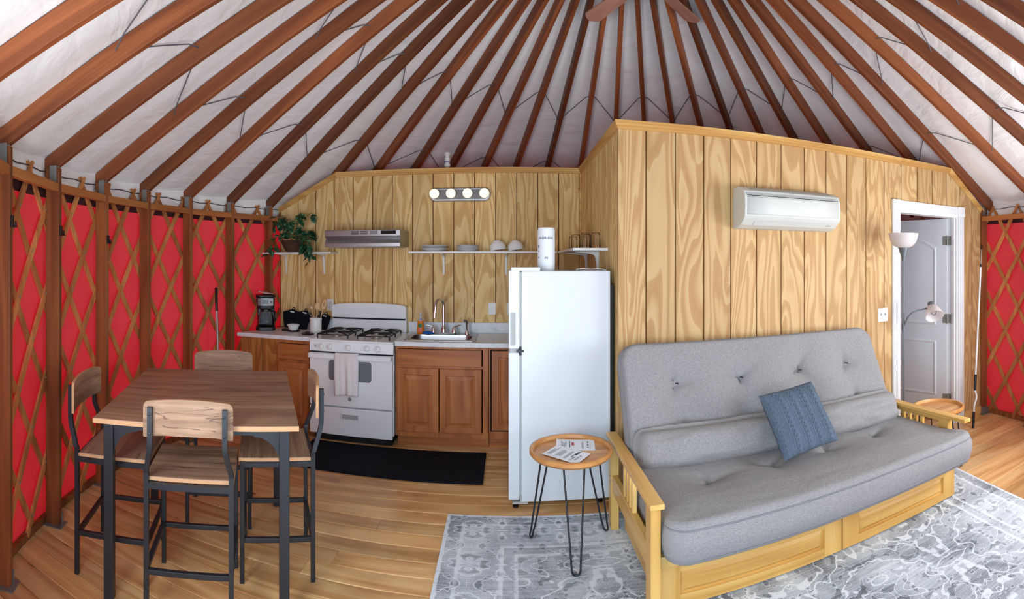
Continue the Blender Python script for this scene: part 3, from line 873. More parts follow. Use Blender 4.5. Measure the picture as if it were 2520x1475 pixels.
f.append(tuple((len(rings) - 1) * n + k for k in range(n))); m.add(v, f)
part(t, 'basin', m, M['steel'], smooth=40)
m = MB(); m.lathe([(0.04, CT - 0.163), (0.04, CT - 0.158), (0.02, CT - 0.160), (0.0001, CT - 0.160)], 20, (cx, cy, 0)); part(t, 'drain', m, M['chrome'], smooth=40)
fx, fy = XP(1092, 4.75), 4.745
ZS = CT + 0.0062
t = thing('kitchen_faucet', 'chrome gooseneck faucet with two lever handles behind the sink basin', 'faucet', (fx, fy, ZS))
m = MB(); m.poly([(a, b, 0) for a, b in rrect(0.125, 0.026, 0.024, 6)], (0, 0, 0.018)); m.build('deck_plate', M['chrome'], t, smooth=40, bevel=0.004)
m = MB(); m.lathe([(0.026, 0.018), (0.024, 0.05), (0.016, 0.075), (0.0135, 0.08)], 20); m.build('base', M['chrome'], t, smooth=50)
path = [(0, 0, 0.07), (0, 0, 0.16), (0, 0, 0.25)] + [(-0.030 * (1 - cos(a)), -0.062 * (1 - cos(a)), 0.27 + 0.062 * sin(a)) for a in [pi * k / 10 for k in range(11)]] + [(-0.062, -0.127, 0.235), (-0.064, -0.130, 0.20)]
m = MB(); m.tube(path, [0.0135] * (len(path) - 2) + [0.014, 0.016], 14); m.build('spout', M['chrome'], t, smooth=60)
m = MB(); m.tube([(-0.064, -0.130, 0.215), (-0.065, -0.132, 0.185), (-0.066, -0.133, 0.165)], [0.017, 0.018, 0.020], 14); m.build('spray_head', M['chrome'], t, smooth=50)
for sx in (-1, 1):
    m = MB(); m.lathe([(0.026, 0.016), (0.024, 0.03), (0.014, 0.062), (0.010, 0.07)], 18, (sx * 0.098, 0, 0))
    m.tube([(sx * 0.098, 0, 0.066), (sx * 0.125, -0.004, 0.078), (sx * 0.165, -0.012, 0.084 + (0.004 if sx > 0 else 0.0))], [0.006, 0.0065, 0.004], 8)
    m.build('handle', M['chrome'], t, smooth=50)
sx_, sy_ = XP(1149, 4.75), 4.755
t = thing('side_sprayer', 'small chrome side sprayer standing beside the faucet', 'sprayer', (sx_, sy_, ZS))
m = MB(); m.lathe([(0.024, 0), (0.022, 0.012), (0.014, 0.03), (0.012, 0.04)], 16); m.build('base', M['chrome'], t, smooth=50)
m = MB(); m.tube([(0, 0, 0.035), (0, 0, 0.08), (0, -0.002, 0.115), (-0.012, -0.008, 0.13), (-0.030, -0.018, 0.128)], [0.011, 0.013, 0.015, 0.014, 0.013], 12); m.build('spray_head', M['chrome'], t, smooth=60)
# ---- dish soap and sponge
bx, by = XP(1035, 4.70), 4.70
t = thing('dish_soap_bottle', 'orange dish soap bottle with clear cap on the sink rim', 'bottle', (bx, by, ZS))
def oval(a, z): return 1.0
m = MB(); m.lathe([(0.030, 0), (0.034, 0.01), (0.035, 0.05), (0.031, 0.085), (0.030, 0.11), (0.022, 0.125)], 24, wob=lambda a, z: 1 - 0.28 * sin(a) ** 2); m.build('bottle_body', M['soap'], t, smooth=60)
m = MB(); m.lathe([(0.021, 0.124), (0.017, 0.145), (0.014, 0.155), (0.013, 0.165), (0.009, 0.170), (0.008, 0.178), (0.013, 0.182), (0.014, 0.195), (0.009, 0.205), (0.0001, 0.206)], 18, wob=lambda a, z: 1 - 0.2 * sin(a) ** 2); m.build('cap', M['shade'], t, smooth=60)
def sticker(t, z0, z1, w, mt, nm, rr=lambda z: 0.0345):
    m = MB()
    def fn(u, v):
        a = -pi / 2 + (u - 0.5) * w * (1 if True else 0); z = z0 + (z1 - z0) * v; r = rr(z) * (1 - 0.28 * sin(a) ** 2) + 0.0010
        k = sqrt(max(0, 1 - (2 * v - 1) ** 2)); a = -pi / 2 + (u - 0.5) * w * k; r = rr(z) * (1 - 0.28 * sin(a) ** 2) + 0.0012
        return (r * cos(a), r * sin(a), z)
    m.grid(fn, 8, 8); m.build(nm, mt, t, smooth=60)
sticker(t, 0.062, 0.108, 1.5, M['labelgreen'], 'green_label', lambda z: 0.0345 - max(0, z - 0.055) * 0.10)
sticker(t, 0.018, 0.064, 1.6, M['labelpink'], 'coral_label', lambda z: 0.0352)
m = MB(); m.lathe([(0.010, 0), (0.010, 0.002), (0.0001, 0.003)], 14, (0.004, -0.0165, 0.142), (0, -1, 0)); m.build('violet_badge', M['labelviolet'], t)
m = MB(); m.grid(lambda u, v: (0.055 * cos(2 * pi * u) * sin(pi * v) * 1.0, 0.032 * sin(2 * pi * u) * sin(pi * v), 0.017 - 0.017 * cos(pi * v) * (1.0)), 20, 8, True)
o = m.build('dish_sponge', M['blue'], loc=(XP(1053, 4.66), 4.668, ZS), smooth=60)
tag(o, 'bright blue dish sponge lying beside the soap bottle', 'sponge')

# ---- gas stove
sw = 0.385; sxc = -1.357; syf = 4.225
t = thing('gas_stove', 'white four burner gas stove with oven, between two worktops', 'stove', (sxc, syf, 0))
m = MB(); m.box(-sw, sw, 0.035, 0.655, 0.095, 0.893); m.build('body', M['stove'], t, bevel=0.003)
m = MB(); m.box(-sw + 0.03, sw - 0.03, 0.075, 0.64, 0.0, 0.095); m.build('kick', M['dark'], t)
m = MB(); m.box(-sw + 0.006, sw - 0.006, -0.004, 0.034, 0.075, 0.318)
dr = m.build('storage_drawer', M['stove'], t, bevel=0.006)
m = MB(); m.box(-0.075, 0.075, -0.006, -0.002, 0.222, 0.268); hh = m.build('handle_recess', M['acgrey'], dr)
m = MB(); m.box(-0.085, 0.085, -0.010, -0.003, 0.265, 0.274); m.box(-0.085, 0.085, -0.010, -0.003, 0.216, 0.224); m.box(-0.085, -0.075, -0.010, -0.003, 0.224, 0.265); m.box(0.075, 0.085, -0.010, -0.003, 0.224, 0.265); m.build('handle', M['stove'], dr, bevel=0.002)
m = MB(); m.box(-sw + 0.006, sw - 0.006, -0.006, 0.034, 0.330, 0.792)
od = m.build('oven_door', M['stove'], t, bevel=0.006)
m = MB(); m.poly([(a, -0.0075, b) for a, b in rrect(0.205, 0.098, 0.03, 6, 0, 0.645)], (0, 0.004, 0)); m.build('window_rim', M['whitep'], od)
m = MB(); m.poly([(a, -0.0085, b) for a, b in rrect(0.195, 0.088, 0.025, 6, 0, 0.645)], (0, 0.002, 0)); m.build('oven_window', M['ovenglass'], od)
m = MB(); m.poly([(-sw + 0.01, -0.052, 0.752), (-sw + 0.01, -0.050, 0.790), (-sw + 0.01, -0.030, 0.795), (-sw + 0.01, -0.026, 0.752)], (2 * sw - 0.02, 0, 0)); m.box(-sw + 0.01, -sw + 0.05, -0.03, -0.004, 0.755, 0.79); m.box(sw - 0.05, sw - 0.01, -0.03, -0.004, 0.755, 0.79)
m.build('handle', M['stove'], od, bevel=0.003)
m = MB(); m.lathe([(0.017, 0), (0.017, 0.002), (0.013, 0.003), (0.0001, 0.003)], 24, (0.0, -0.006, 0.400), (0, -1, 0)); m.build('round_badge', M['nickel'], od)
m = MB(); m.box(-sw + 0.004, sw - 0.004, 0.02, 0.05, 0.792, 0.805); m.build('door_gap', M['dark'], t)
m = MB(); m.poly([(-sw, 0.000, 0.805), (-sw, 0.012, 0.893), (-sw, 0.06, 0.893), (-sw, 0.06, 0.805)], (2 * sw, 0, 0)); m.build('control_panel', M['stove'], t, bevel=0.003)
for kx in (-0.270, -0.187, -0.017, 0.152, 0.250):
    m = MB(); m.lathe([(0.029, 0), (0.029, 0.004), (0.024, 0.008), (0.022, 0.024), (0.018, 0.027), (0.0001, 0.027)], 22, (kx, 0.006, 0.848), (0, -1, 0.12)); m.box(kx - 0.004, kx + 0.004, -0.030, -0.012, 0.826, 0.872)
    m.build('knob', M['whitep'], t, smooth=40)
m = MB(); m.box(-0.335, -0.318, 0.000, 0.006, 0.838, 0.862); m.build('light_switch', M['acgrey'], t)
m = MB(); m.box(-sw, sw, -0.002, 0.60, 0.893, 0.912); m.build('cooktop', M['stove'], t, bevel=0.006, seg=3)
def grate(gx):
    g = MB(); z = 0.945; r = 0.0065; w = 0.145; y0, y1 = 0.075, 0.545; ym = (y0 + y1) / 2
    for pts in ([(gx - w, y0, z), (gx + w, y0, z), (gx + w, y1, z), (gx - w, y1, z)],):
        g.tube(pts, r, 6, True)
    g.tube([(gx - w, ym, z), (gx + w, ym, z)], r, 6)
    for yc in ((y0 + ym) / 2, (ym + y1) / 2):
        h = (ym - y0) / 2
        for a, b in ((-1, -1), (1, -1), (1, 1), (-1, 1)):
            g.tube([(gx + a * w, yc + b * h, z), (gx + a * 0.055, yc + b * 0.050, z + 0.014), (gx + a * 0.022, yc + b * 0.02, z + 0.010)], r, 6)
        g.tube([(gx - w, yc, z), (gx - 0.045, yc, z + 0.013)], r, 6); g.tube([(gx + w, yc, z), (gx + 0.045, yc, z + 0.013)], r, 6)
    for a in (-1, 1):
        for yy in (y0, ym, y1): g.tube([(gx + a * w, yy, 0.912), (gx + a * w, yy, z)], r, 6)
    g.build('burner_grate', M['iron'], t, smooth=60)
    for yc in ((y0 + ym) / 2, (ym + y1) / 2):
        b = MB(); b.lathe([(0.055, 0.912), (0.050, 0.916), (0.036, 0.918), (0.036, 0.930), (0.030, 0.934), (0.0001, 0.934)], 22, (gx, yc, 0)); b.build('burner', M['nickel'], t, smooth=40)
grate(-0.19); grate(0.19)
m = MB(); n = 16; w = sw - 0.006
pts = [(-w, 0.912), (w, 0.912), (w, 1.150)] + [(w * cos(pi * k / n) * 0.985, 1.165 + 0.030 * sin(pi * k / n)) for k in range(n + 1)] + [(-w, 1.150)]
m.poly([(a, 0.602, b) for a, b in pts], (0, 0.055, 0)); m.build('backguard', M['stove'], t, bevel=0.004)
m = MB(); pts = [(-w, 1.048), (w, 1.048), (w, 1.150)] + [(w * cos(pi * k / n) * 0.985, 1.165 + 0.030 * sin(pi * k / n)) for k in range(n + 1)] + [(-w, 1.150)]
m.poly([(a, 0.580, b) for a, b in pts], (0, 0.022, 0)); m.build('backguard_hood', M['stove'], t, bevel=0.005)
m = MB(); m.box(-w + 0.01, w - 0.01, 0.590, 0.603, 1.032, 1.048); m.build('vent_slot', M['dark'], t)
# towel over the oven handle
t0 = (XP(857, syf), syf, 0.797)
m = MB(); NW, NH = 22, 60
def tw(u, v):
    s_ = v * 0.86; x = (u - 0.5) * 0.205 * (1 + 0.04 * sin(v * 5))
    if s_ < 0.36: y = -0.062 - 0.012 * (0.36 - s_); z = 0.0 - (0.36 - s_)          # front flap
    elif s_ < 0.41: a = (s_ - 0.36) / 0.05 * pi; y = -0.040 - 0.022 * cos(a); z = 0.012 * sin(a)
    else: y = -0.018 + 0.0; z = -(s_ - 0.41) * 0.62
    drop = max(0.0, -z)
    y += (0.010 * sin(u * 11 + 0.5) + 0.006 * sin(u * 23 + v * 4)) * min(1, drop * 5) * (-1 if s_ < 0.385 else 0.0)
    z += 0.010 * sin(u * 3) * (1 if s_ < 0.1 else 0)
    return (x, min(y, -0.0505) if s_ < 0.36 else y, z)
m.grid(tw, NW, NH)
o = m.build('dish_towel', M['towel'], loc=t0, smooth=80)
md = o.modifiers.new('thick', 'SOLIDIFY'); md.thickness = 0.004
tag(o, 'white dish towel draped over the oven door handle', 'towel')

# ---- range hood
t = thing('range_hood', 'stainless range hood on the plywood wall above the stove', 'range hood', (-1.333, YK, 1.742))
hw = 0.363
m = MB(); pr = [(0, 0.0), (-0.30, 0.0), (-0.30, 0.016), (-0.385, 0.075), (-0.40, 0.085), (-0.40, 0.150), (-0.39, 0.158), (0, 0.158)]
pr = [(-0.012, 0.0), (-0.405, 0.0), (-0.405, 0.030), (-0.372, 0.082), (-0.405, 0.098), (-0.405, 0.152), (-0.395, 0.158), (-0.001, 0.158), (-0.001, 0.0)]
m.poly([(-hw, a, b) for a, b in pr], (2 * hw, 0, 0)); m.build('hood_shell', M['steel'], t, bevel=0.002)
m = MB(); m.box(-hw + 0.03, hw - 0.03, -0.38, -0.03, -0.004, 0.0); m.build('filter', M['acgrey'], t)
m = MB()
for g0 in (-0.10, -0.01, 0.08):
    for k in range(4): m.box(g0, g0 + 0.072, -0.4065, -0.404, 0.112 + k * 0.009, 0.116 + k * 0.009)
m.build('vent_slot', M['dark'], t)
m = MB(); m.box(0.185, 0.325, -0.4075, -0.404, 0.112, 0.144); m.build('control_strip', M['display'], t)

# ---- fridge (its door looks along the worktop, its flank to the room)
fx0, fx1, fy0, fy1 = 0.088, 0.672, 3.285, 3.895
t = thing('refrigerator', 'white two door refrigerator standing against the side wall', 'refrigerator', ((fx0 + fx1) / 2, (fy0 + fy1) / 2, 0))
m = MB(); m.box(fx0, fx1, fy0, fy1, 0.045, 1.540); part(t, 'body', m, M['white'], bevel=0.006, seg=3)
m = MB(); m.box(fx0 - 0.012, fx0, fy0 + 0.012, fy1 - 0.012, 0.07, 1.535); part(t, 'door_seal', m, M['acgrey'])
def frdoor(z0, z1, slot):
    m = MB(); m.box(0.004, fx0 - 0.012, fy0 + 0.002, fy1 - 0.002, z0, z1); d = part(t, 'door', m, M['white'], bevel=0.008, seg=3)
    if slot:
        m = MB(); m.poly([(a, fy0 - 0.0015, b) for a, b in rrect(0.014, 0.105, 0.006, 4, 0.034, (slot[0] + slot[1]) / 2)], (0, 0.006, 0)); h = m.build('handle_pocket', M['acgrey'], d, Vector(t.location))
        m = MB(); m.tube([(a, fy0 - 0.001, b) for a, b in rrect(0.015, 0.106, 0.007, 4, 0.034, (slot[0] + slot[1]) / 2)], 0.003, 6, True); m.build('pocket_lip', M['white'], d, Vector(t.location), smooth=60)
    return d
frdoor(1.036, 1.545, (1.06, 1.27)); frdoor(0.055, 1.012, None)
m = MB(); m.box(0.012, fx0 - 0.02, fy0 + 0.012, fy1 - 0.012, 1.000, 1.036); part(t, 'door_divider', m, M['acgrey'])
m = MB(); m.box(0.055, fx0 + 0.016, fy0 - 0.004, fy0 + 0.05, 1.016, 1.031); m.cyl((0.078, fy0 + 0.008, 0.995), 0.008, 0.055, 10); part(t, 'middle_hinge', m, M['blackp'])
m = MB(); m.box(0.02, 0.21, fy0 + 0.004, fy0 + 0.07, 1.5405, 1.566); part(t, 'hinge_cover', m, M['white'], bevel=0.006)
m = MB(); m.box(0.03, fx0 + 0.04, fy0 + 0.004, fy0 + 0.06, 0.030, 0.046); m.cyl((0.085, fy0 + 0.01, 0.045), 0.007, 0.04, 10); part(t, 'bottom_hinge', m, M['acgrey'])
for px_, py_ in ((0.05, fy0 + 0.03), (0.05, fy1 - 0.03), (fx1 - 0.06, fy0 + 0.05), (fx1 - 0.06, fy1 - 0.05)):
    m = MB(); m.lathe([(0.018, 0), (0.018, 0.012), (0.010, 0.014), (0.010, 0.046)], 14, (px_, py_, 0)); part(t, 'foot', m, M['blackp'])
m = MB(); m.box(fx1, fx1 + 0.022, fy0 + 0.012, fy1 - 0.012, 0.07, 1.45)
for k in range(18): m.tube([(fx1 + 0.026, fy0 + 0.03, 0.20 + k * 0.065), (fx1 + 0.026, fy1 - 0.03, 0.20 + k * 0.065)], 0.003, 5)
part(t, 'condenser', m, M['blackp'])
# things on the fridge
t = thing('paper_towel_roll', 'wrapped white paper towel roll standing on the fridge', 'paper towel', (0.262, 3.47, 1.5405))
m = MB(); rr = 0.060
m.lathe([(rr - 0.004, 0), (rr, 0.006), (rr, 0.275), (rr - 0.006, 0.292), (0.022, 0.288), (0.022, 0.24)], 32, wob=lambda a, z: 1 + 0.012 * sin(a * 7 + z * 60) * (1 if z > 0.26 else 0.15)); m.build('roll', M['paper'], t, smooth=50)
def wrap(t, a0, a1, z0, z1, r, mt, nm):
    m = MB(); m.grid(lambda u, v: (r * cos(a0 + (a1 - a0) * u), r * sin(a0 + (a1 - a0) * u), z0 + (z1 - z0) * v), 3, 1); return m
m = MB()
for k in range(11):
    a = -pi / 2 - 1.05 + k * 0.165; wd = 0.12
    q = wrap(t, a, a + wd, 0.214, 0.229, rr + 0.0008, None, ''); m.add(q.v, q.f)
q = wrap(t, -pi / 2 - 1.1, -pi / 2 + 0.78, 0.209, 0.2105, rr + 0.0008, None, ''); m.add(q.v, q.f)
for k in range(4):
    q = wrap(t, -pi / 2 - 0.25 + k * 0.10, -pi / 2 - 0.18 + k * 0.10, 0.080, 0.094, rr + 0.0008, None, ''); m.add(q.v, q.f)
for z in (0.165, 0.155, 0.13, 0.085):
    q = wrap(t, -pi / 2 - 1.2, -pi / 2 - 0.95, z, z + 0.008, rr + 0.0008, None, ''); m.add(q.v, q.f)
m.build('wrapper_print', M['printgrey'], t)['kind'] = 'stuff'
m = MB()
def bk(u, v, z0, curl): return (u * 0.20 - 0.10, v * 0.14 - 0.07, z0 + curl * (sin(pi * u) * 0.012 + (1 - u) * 0.004))
m.grid(lambda u, v: bk(u, v, 0.001, 0.35), 10, 3); m.grid(lambda u, v: bk(u, v, 0.005, 1.0), 10, 3); m.grid(lambda u, v: bk(u, v, 0.011, 0.6), 10, 3)
o = m.build('leaflet', M['paper'], loc=(0.555, 3.37, 1.5405), rot=(0, 0, -0.12))
md = o.modifiers.new('thick', 'SOLIDIFY'); md.thickness = 0.0012
tag(o, 'loose folded white leaflet lying on the fridge top', 'leaflet')

# ---- shelves
def bracket(parent, o, axis, down=0.205, reach=0.19):
    """white arm under the shelf and down the wall; axis = direction away from the wall; o = top of bracket at the wall"""
    ax = Vector(axis); sd = Vector((0, 0, 1)).cross(ax); o = Vector(o)
    pr = [(0, 0), (reach, 0), (reach, -0.006), (0.06, -0.020), (0.034, -0.030), (0.026, -0.052), (0.008, -down), (0, -down)]
    m = MB(); m.poly([o + ax * a + Vector((0, 0, b)) - sd * 0.009 for a, b in pr], sd * 0.018)
    for b in (-0.03, -down + 0.015): m.lathe([(0.004, 0), (0.003, 0.002), (0.0001, 0.003)], 8, o + ax * (0.028 if b > -0.1 else 0.010) + Vector((0, 0, b)), tuple(ax))
    return m.build('bracket', M['whitep'], parent, Vector(parent.location), bevel=0.002)
ZSH = 1.700
t = thing('wall_shelf', 'short white shelf carrying the potted vine', 'shelf', (-2.08, YK - 0.115, ZSH))
m = MB(); m.box(-2.455, -1.70, YK - 0.23, YK - 0.001, ZSH - 0.018, ZSH); part(t, 'board', m, M['whitep'], bevel=0.002)
for xx in (XP(704, YK - 0.02), XP(797, YK - 0.02)): bracket(t, (xx, YK - 0.001, ZSH - 0.0185), (0, -1, 0))
t = thing('wall_shelf', 'long white shelf with plates and bowls above the worktop', 'shelf', (-0.25, YK - 0.115, ZSH))
m = MB(); m.box(-0.928, 0.452, YK - 0.23, YK - 0.001, ZSH - 0.018, ZSH); part(t, 'board', m, M['whitep'], bevel=0.002)
for xx in (XP(1092, YK - 0.02), XP(1245, YK - 0.02)): bracket(t, (xx, YK - 0.001, ZSH - 0.0185), (0, -1, 0))
t = thing('wall_shelf', 'white shelf with drinking glasses on the side wall over the fridge', 'shelf', (0.58, 4.2, ZSH))
m = MB(); m.box(0.458, XS - 0.001, 3.55, YK - 0.02, ZSH - 0.018, ZSH); part(t, 'board', m, M['whitep'], bevel=0.002)
for yy in (4.50, 3.93): bracket(t, (XS - 0.001, yy, ZSH - 0.0185), (-1, 0, 0))

# ---- plates, bowls, glasses
def plate_mesh(r):
    m = MB(); m.lathe([(r * 0.55, 0), (r * 0.60, 0.001), (r * 0.78, 0.010), (r * 0.98, 0.016), (r, 0.018), (r * 0.985, 0.0195), (r * 0.76, 0.0135), (r * 0.58, 0.005), (0.0001, 0.004)], 40); return m
for xc_, r, n, lab, grp in ((XP(1069, YK - .12), 0.128, 4, '%s white dinner plate of the wider plate stack on the long shelf', 'wider plate stack'),
                            (XP(1151, YK - .12), 0.107, 4, '%s white side plate of the smaller plate stack on the long shelf', 'smaller plate stack')):
    p0 = None
    for k in range(n):
        if p0 is None: p0 = plate_mesh(min(r, 0.114) if False else r).build('plate', M['china'], smooth=50); o = p0
        else: o = dup(p0)
        o.location = (xc_, YK - 0.130, ZSH + 0.0002 + k * 0.0125); tag(o, lab % ('bottom', 'second lowest', 'second highest', 'topmost')[k], 'plate', grp)
def bowl_mesh():
    m = MB(); pr = [(0.0001, 0.0), (0.026, 0.0), (0.030, -0.003), (0.033, 0.003), (0.052, 0.014), (0.070, 0.038), (0.078, 0.066), (0.0765, 0.0675), (0.075, 0.066), (0.067, 0.040), (0.050, 0.019), (0.0001, 0.010)]
    m.lathe(pr, 36); return m
b0 = None
for xc_, side, lab in ((XP(1223, YK - .12), 1, '%s upturned white bowl of the nested pair standing next to the plates'), (XP(1267, YK - .12), 1, '%s upturned white bowl of the nested pair standing next to the paper towel')):
    for k in range(2):
        if b0 is None: b0 = bowl_mesh().build('bowl', M['china'], smooth=50); o = b0
        else: o = dup(b0)
        tl = radians(9); o.rotation_euler = (0, pi - tl, 0); ofs = k * 0.0185
        o.location = (xc_ - 0.0 - ofs * sin(tl), YK - 0.125, ZSH + 0.0805 + ofs * cos(tl)); tag(o, lab % ('lower', 'upper')[k], 'bowl', 'nested bowls on the long shelf')
def glass_mesh(r, h):
    m = MB(); m.lathe([(0.0001, h), (r * 0.72, h), (r * 0.86, h - 0.004), (r * 0.95, h - 0.03), (r, 0.004), (r - 0.001, 0.0), (r - 0.0028, 0.002), (r * 0.95 - 0.003, h - 0.032), (r * 0.80, h - 0.014), (0.0001, h - 0.013)], 28); return m
gl = None
for xx, yy, lab, k in ((0.555, 4.30, 'drinking glass upside down at the shelf end by the kitchen wall', 0), (0.630, 4.22, 'drinking glass upside down at the shelf end by the kitchen wall', 0), (0.535, 3.98, 'drinking glass upside down in the middle of the glass row', 1),
                    (0.615, 3.93, 'drinking glass upside down in the middle of the glass row', 1), (0.575, 3.74, 'drinking glass upside down at the open shelf end', 2), (0.645, 3.70, 'drinking glass upside down at the open shelf end', 2)):
    if gl is None: gl = glass_mesh(0.036, 0.115).build('drinking_glass', M['glass'], smooth=50); o = gl
    else: o = dup(gl)
    o.location = (xx, yy, ZSH + 0.0003); tag(o, lab + (', against the wall' if xx > 0.6 else ', along the shelf edge'), 'glass', 'glasses on the side wall shelf')

# ---- plant in a basket
bx, by = XP(724, YK - .14), YK - 0.145
t = thing('potted_vine', 'trailing variegated vine in a brown wicker basket', 'plant', (bx, by, ZSH))
m = MB(); br = 0.128
m.lathe([(0.066, 0), (0.073, 0.004), (0.104, 0.04), (0.126, 0.085), (0.134, 0.122), (0.126, 0.124), (0.112, 0.085), (0.060, 0.02), (0.0001, 0.018)], 48, wob=lambda a, z: (1 + 0.012 * sin(a * 24 + (pi if int(z * 90) % 2 else 0))) * (1 - 0.10 * abs(sin(a)) ** 2)); bk_ = m.build('basket', M['basket'], t, smooth=40)
m = MB()
for k in range(10):
    z = 0.012 + k * 0.0115; rad = 0.068 + (0.134 - 0.068) * (k / 9.0) ** 0.70 + 0.004
    m.tube([(rad * cos(2 * pi * i / 40) * (1 + 0.018 * (-1) ** (i + k)), rad * 0.94 * sin(2 * pi * i / 40) * (1 + 0.018 * (-1) ** (i + k)), z) for i in range(40)], 0.0045, 5, True)
m.build('wicker_weave', M['basket'], t, smooth=60)
m = MB(); m.tube([(0.137 * cos(2 * pi * i / 40), 0.126 * sin(2 * pi * i / 40), 0.124 + 0.006 * sin(i * pi / 2.5)) for i in range(40)], 0.007, 6, True); m.build('basket_rim', M['basketrim'], t, smooth=60)
m = MB(); m.lathe([(0.118, 0.108), (0.0001, 0.112)], 20); m.build('soil', M['subfloor'], t)
lm = MB()
def leafpt(u, v):
    w = 0.026 * sin(pi * min(1, v ** 0.75)) * (1 - 0.25 * v); x = (u - 0.5) * 2 * w
    return (x, v * 0.078, -0.020 * v * v + 0.008 * sin(pi * v) - 0.25 * abs(x))
lm.grid(leafpt, 4, 6)
rnd = random.Random(5)
leaf0 = None; stems = MB()
def add_leaf(p, yaw, pitch, roll, sc):
    global leaf0
    if leaf0 is None: leaf0 = lm.build('leaf', M['leaf'], t, smooth=80); o = leaf0
    else: o = dup(leaf0, t)
    o.location = p; o.rotation_euler = (pitch, roll, yaw); o.scale = (sc, sc, sc)
def stem(pts, leaves, r=0.0022):
    pp = smoothpath(pts, 5); stems.tube(pp, r, 5)
    for q in leaves:
        p = pp[min(int(q * len(pp)), len(pp) - 1)]
        if by + p.y > YK - 0.02: p = Vector((p.x, YK - 0.02 - by, p.z))
        add_leaf(p, rnd.uniform(pi * 0.55, pi * 1.45) if rnd.random() < 0.75 else rnd.uniform(-0.6, 0.6), rnd.uniform(-1.1, 0.1), rnd.uniform(-0.5, 0.5), rnd.uniform(0.95, 1.5))
for k in range(24):
    a = rnd.uniform(0, 2 * pi); l = rnd.uniform(0.05, 0.16); h = rnd.uniform(0.16, 0.40)
    ex, ey = cos(a) * l * 1.1, -abs(sin(a)) * l * 0.6 + rnd.uniform(-0.01, 0.05)
    stem([(ex * 0.3, ey * 0.3, 0.11), (ex * 0.7, ey * 0.7, h * 0.8), (ex * 1.2, ey, h), (ex * 1.5, ey * 1.1, h - 0.03)], (0.55, 0.78, 0.98))
for dx, dz in ((0.20, -0.10), (0.235, -0.04), (0.17, 0.0), (0.14, 0.06), (-0.18, 0.02), (0.215, 0.05), (0.185, -0.02)):
    stem([(dx * 0.3, -0.06, 0.12), (dx * 0.75, -0.13, 0.16), (dx, -0.145, 0.08), (dx * 1.06, -0.145, dz * 0.5 + 0.03), (dx * 1.10, -0.14, dz)], (0.35, 0.55, 0.7, 0.84, 0.98))
stem([(-0.06, -0.06, 0.12), (-0.13, -0.10, 0.10), (-0.16, -0.11, 0.05), (-0.20, -0.115, 0.012), (-0.235, -0.13, -0.02)], (0.5, 0.98), 0.0016)
stems.build('stem', M['vine'], t, smooth=60)

# ---- light bar over the worktop
t = thing('vanity_light', 'brushed steel light bar with four white globe bulbs on the plywood wall', 'wall light', (XP(1132, YK), YK, 2.253))
m = MB(); m.poly([(a, -0.022, b) for a, b in rrect(0.297, 0.065, 0.060, 8)], (0, 0.021, 0)); m.build('back_plate', M['steel'], t, bevel=0.006)
m = MB(); m.poly([(a, -0.024, b) for a, b in rrect(0.275, 0.045, 0.042, 8)], (0, 0.004, 0)); m.build('inner_plate', M['plate_grey'], t, bevel=0.002)
for k in range(4):
    gx = -0.238 + k * 0.159
    m = MB(); m.lathe([(0.022, 0), (0.022, 0.03), (0.018, 0.034)], 16, (gx, -0.024, 0), (0, -1, 0)); s_ = m.build('socket', M['nickel'], t, smooth=40)
    m = MB(); m.ball((gx, -0.098, 0), 0.047); m.build('globe_bulb', M['globe'], t, smooth=80)

# ---- wall plates
def outlet(label, x, z, Yw, kind, w=0.072, cat='outlet'):
    t = thing('wall_plate', label, cat, (x, Yw, z))
    m = MB(); m.poly([(a, -0.006, b) for a, b in rrect(w / 2, 0.058, 0.005, 3)], (0, 0.0055, 0)); m.build('cover', M['whitep'], t, bevel=0.002)
    if kind == 'outlet':
        for zz in (0.022, -0.022):
            m = MB(); m.poly([(a, -0.0075, b) for a, b in rrect(0.016, 0.013, 0.009, 5, 0, zz)], (0, 0.003, 0)); m.build('receptacle', M['whitep'], t)
            m = MB(); m.box(-0.007, -0.005, -0.0080, -0.007, zz - 0.003, zz + 0.006); m.box(0.005, 0.007, -0.0080, -0.007, zz - 0.003, zz + 0.005); m.box(-0.002, 0.002, -0.0080, -0.007, zz - 0.010, zz - 0.006); m.build('slots', M['dark'], t)
    elif kind == 'gfci':
        m = MB(); m.box(-0.017, 0.017, -0.0078, -0.004, -0.034, 0.034); m.build('receptacle', M['whitep'], t, bevel=0.001)
        m = MB()
        m.box(-0.006, 0.006, -0.0086, -0.0078, 0.003, 0.007); m.box(-0.006, -0.004, -0.0083, -0.0078, -0.024, -0.014); m.box(0.004, 0.006, -0.0083, -0.0078, -0.022, -0.014)
        m.build('slots', M['acgrey'], t)
    else:
        for xx in (-0.023, 0.023):
            m = MB(); m.box(xx - 0.005, xx + 0.005, -0.016, -0.006, -0.004, 0.012); m.build('toggle', M['acgrey'], t, bevel=0.001)
    return t
outlet('white outlet plate on the wall beyond the sink sprayer', XP(1211, YK), 1.150, YK, 'gfci')
outlet('white outlet plate partly hidden by the fridge door', XP(1256, YK), 1.150, YK, 'gfci')
outlet('white outlet plate behind the stove corner near the utensil crock', XP(813, YK), 1.160, YK, 'outlet')
outlet('white double light switch plate beside the bathroom door', XP(2172, YA), 1.150, YA, 'switch', 0.115, 'light switch')

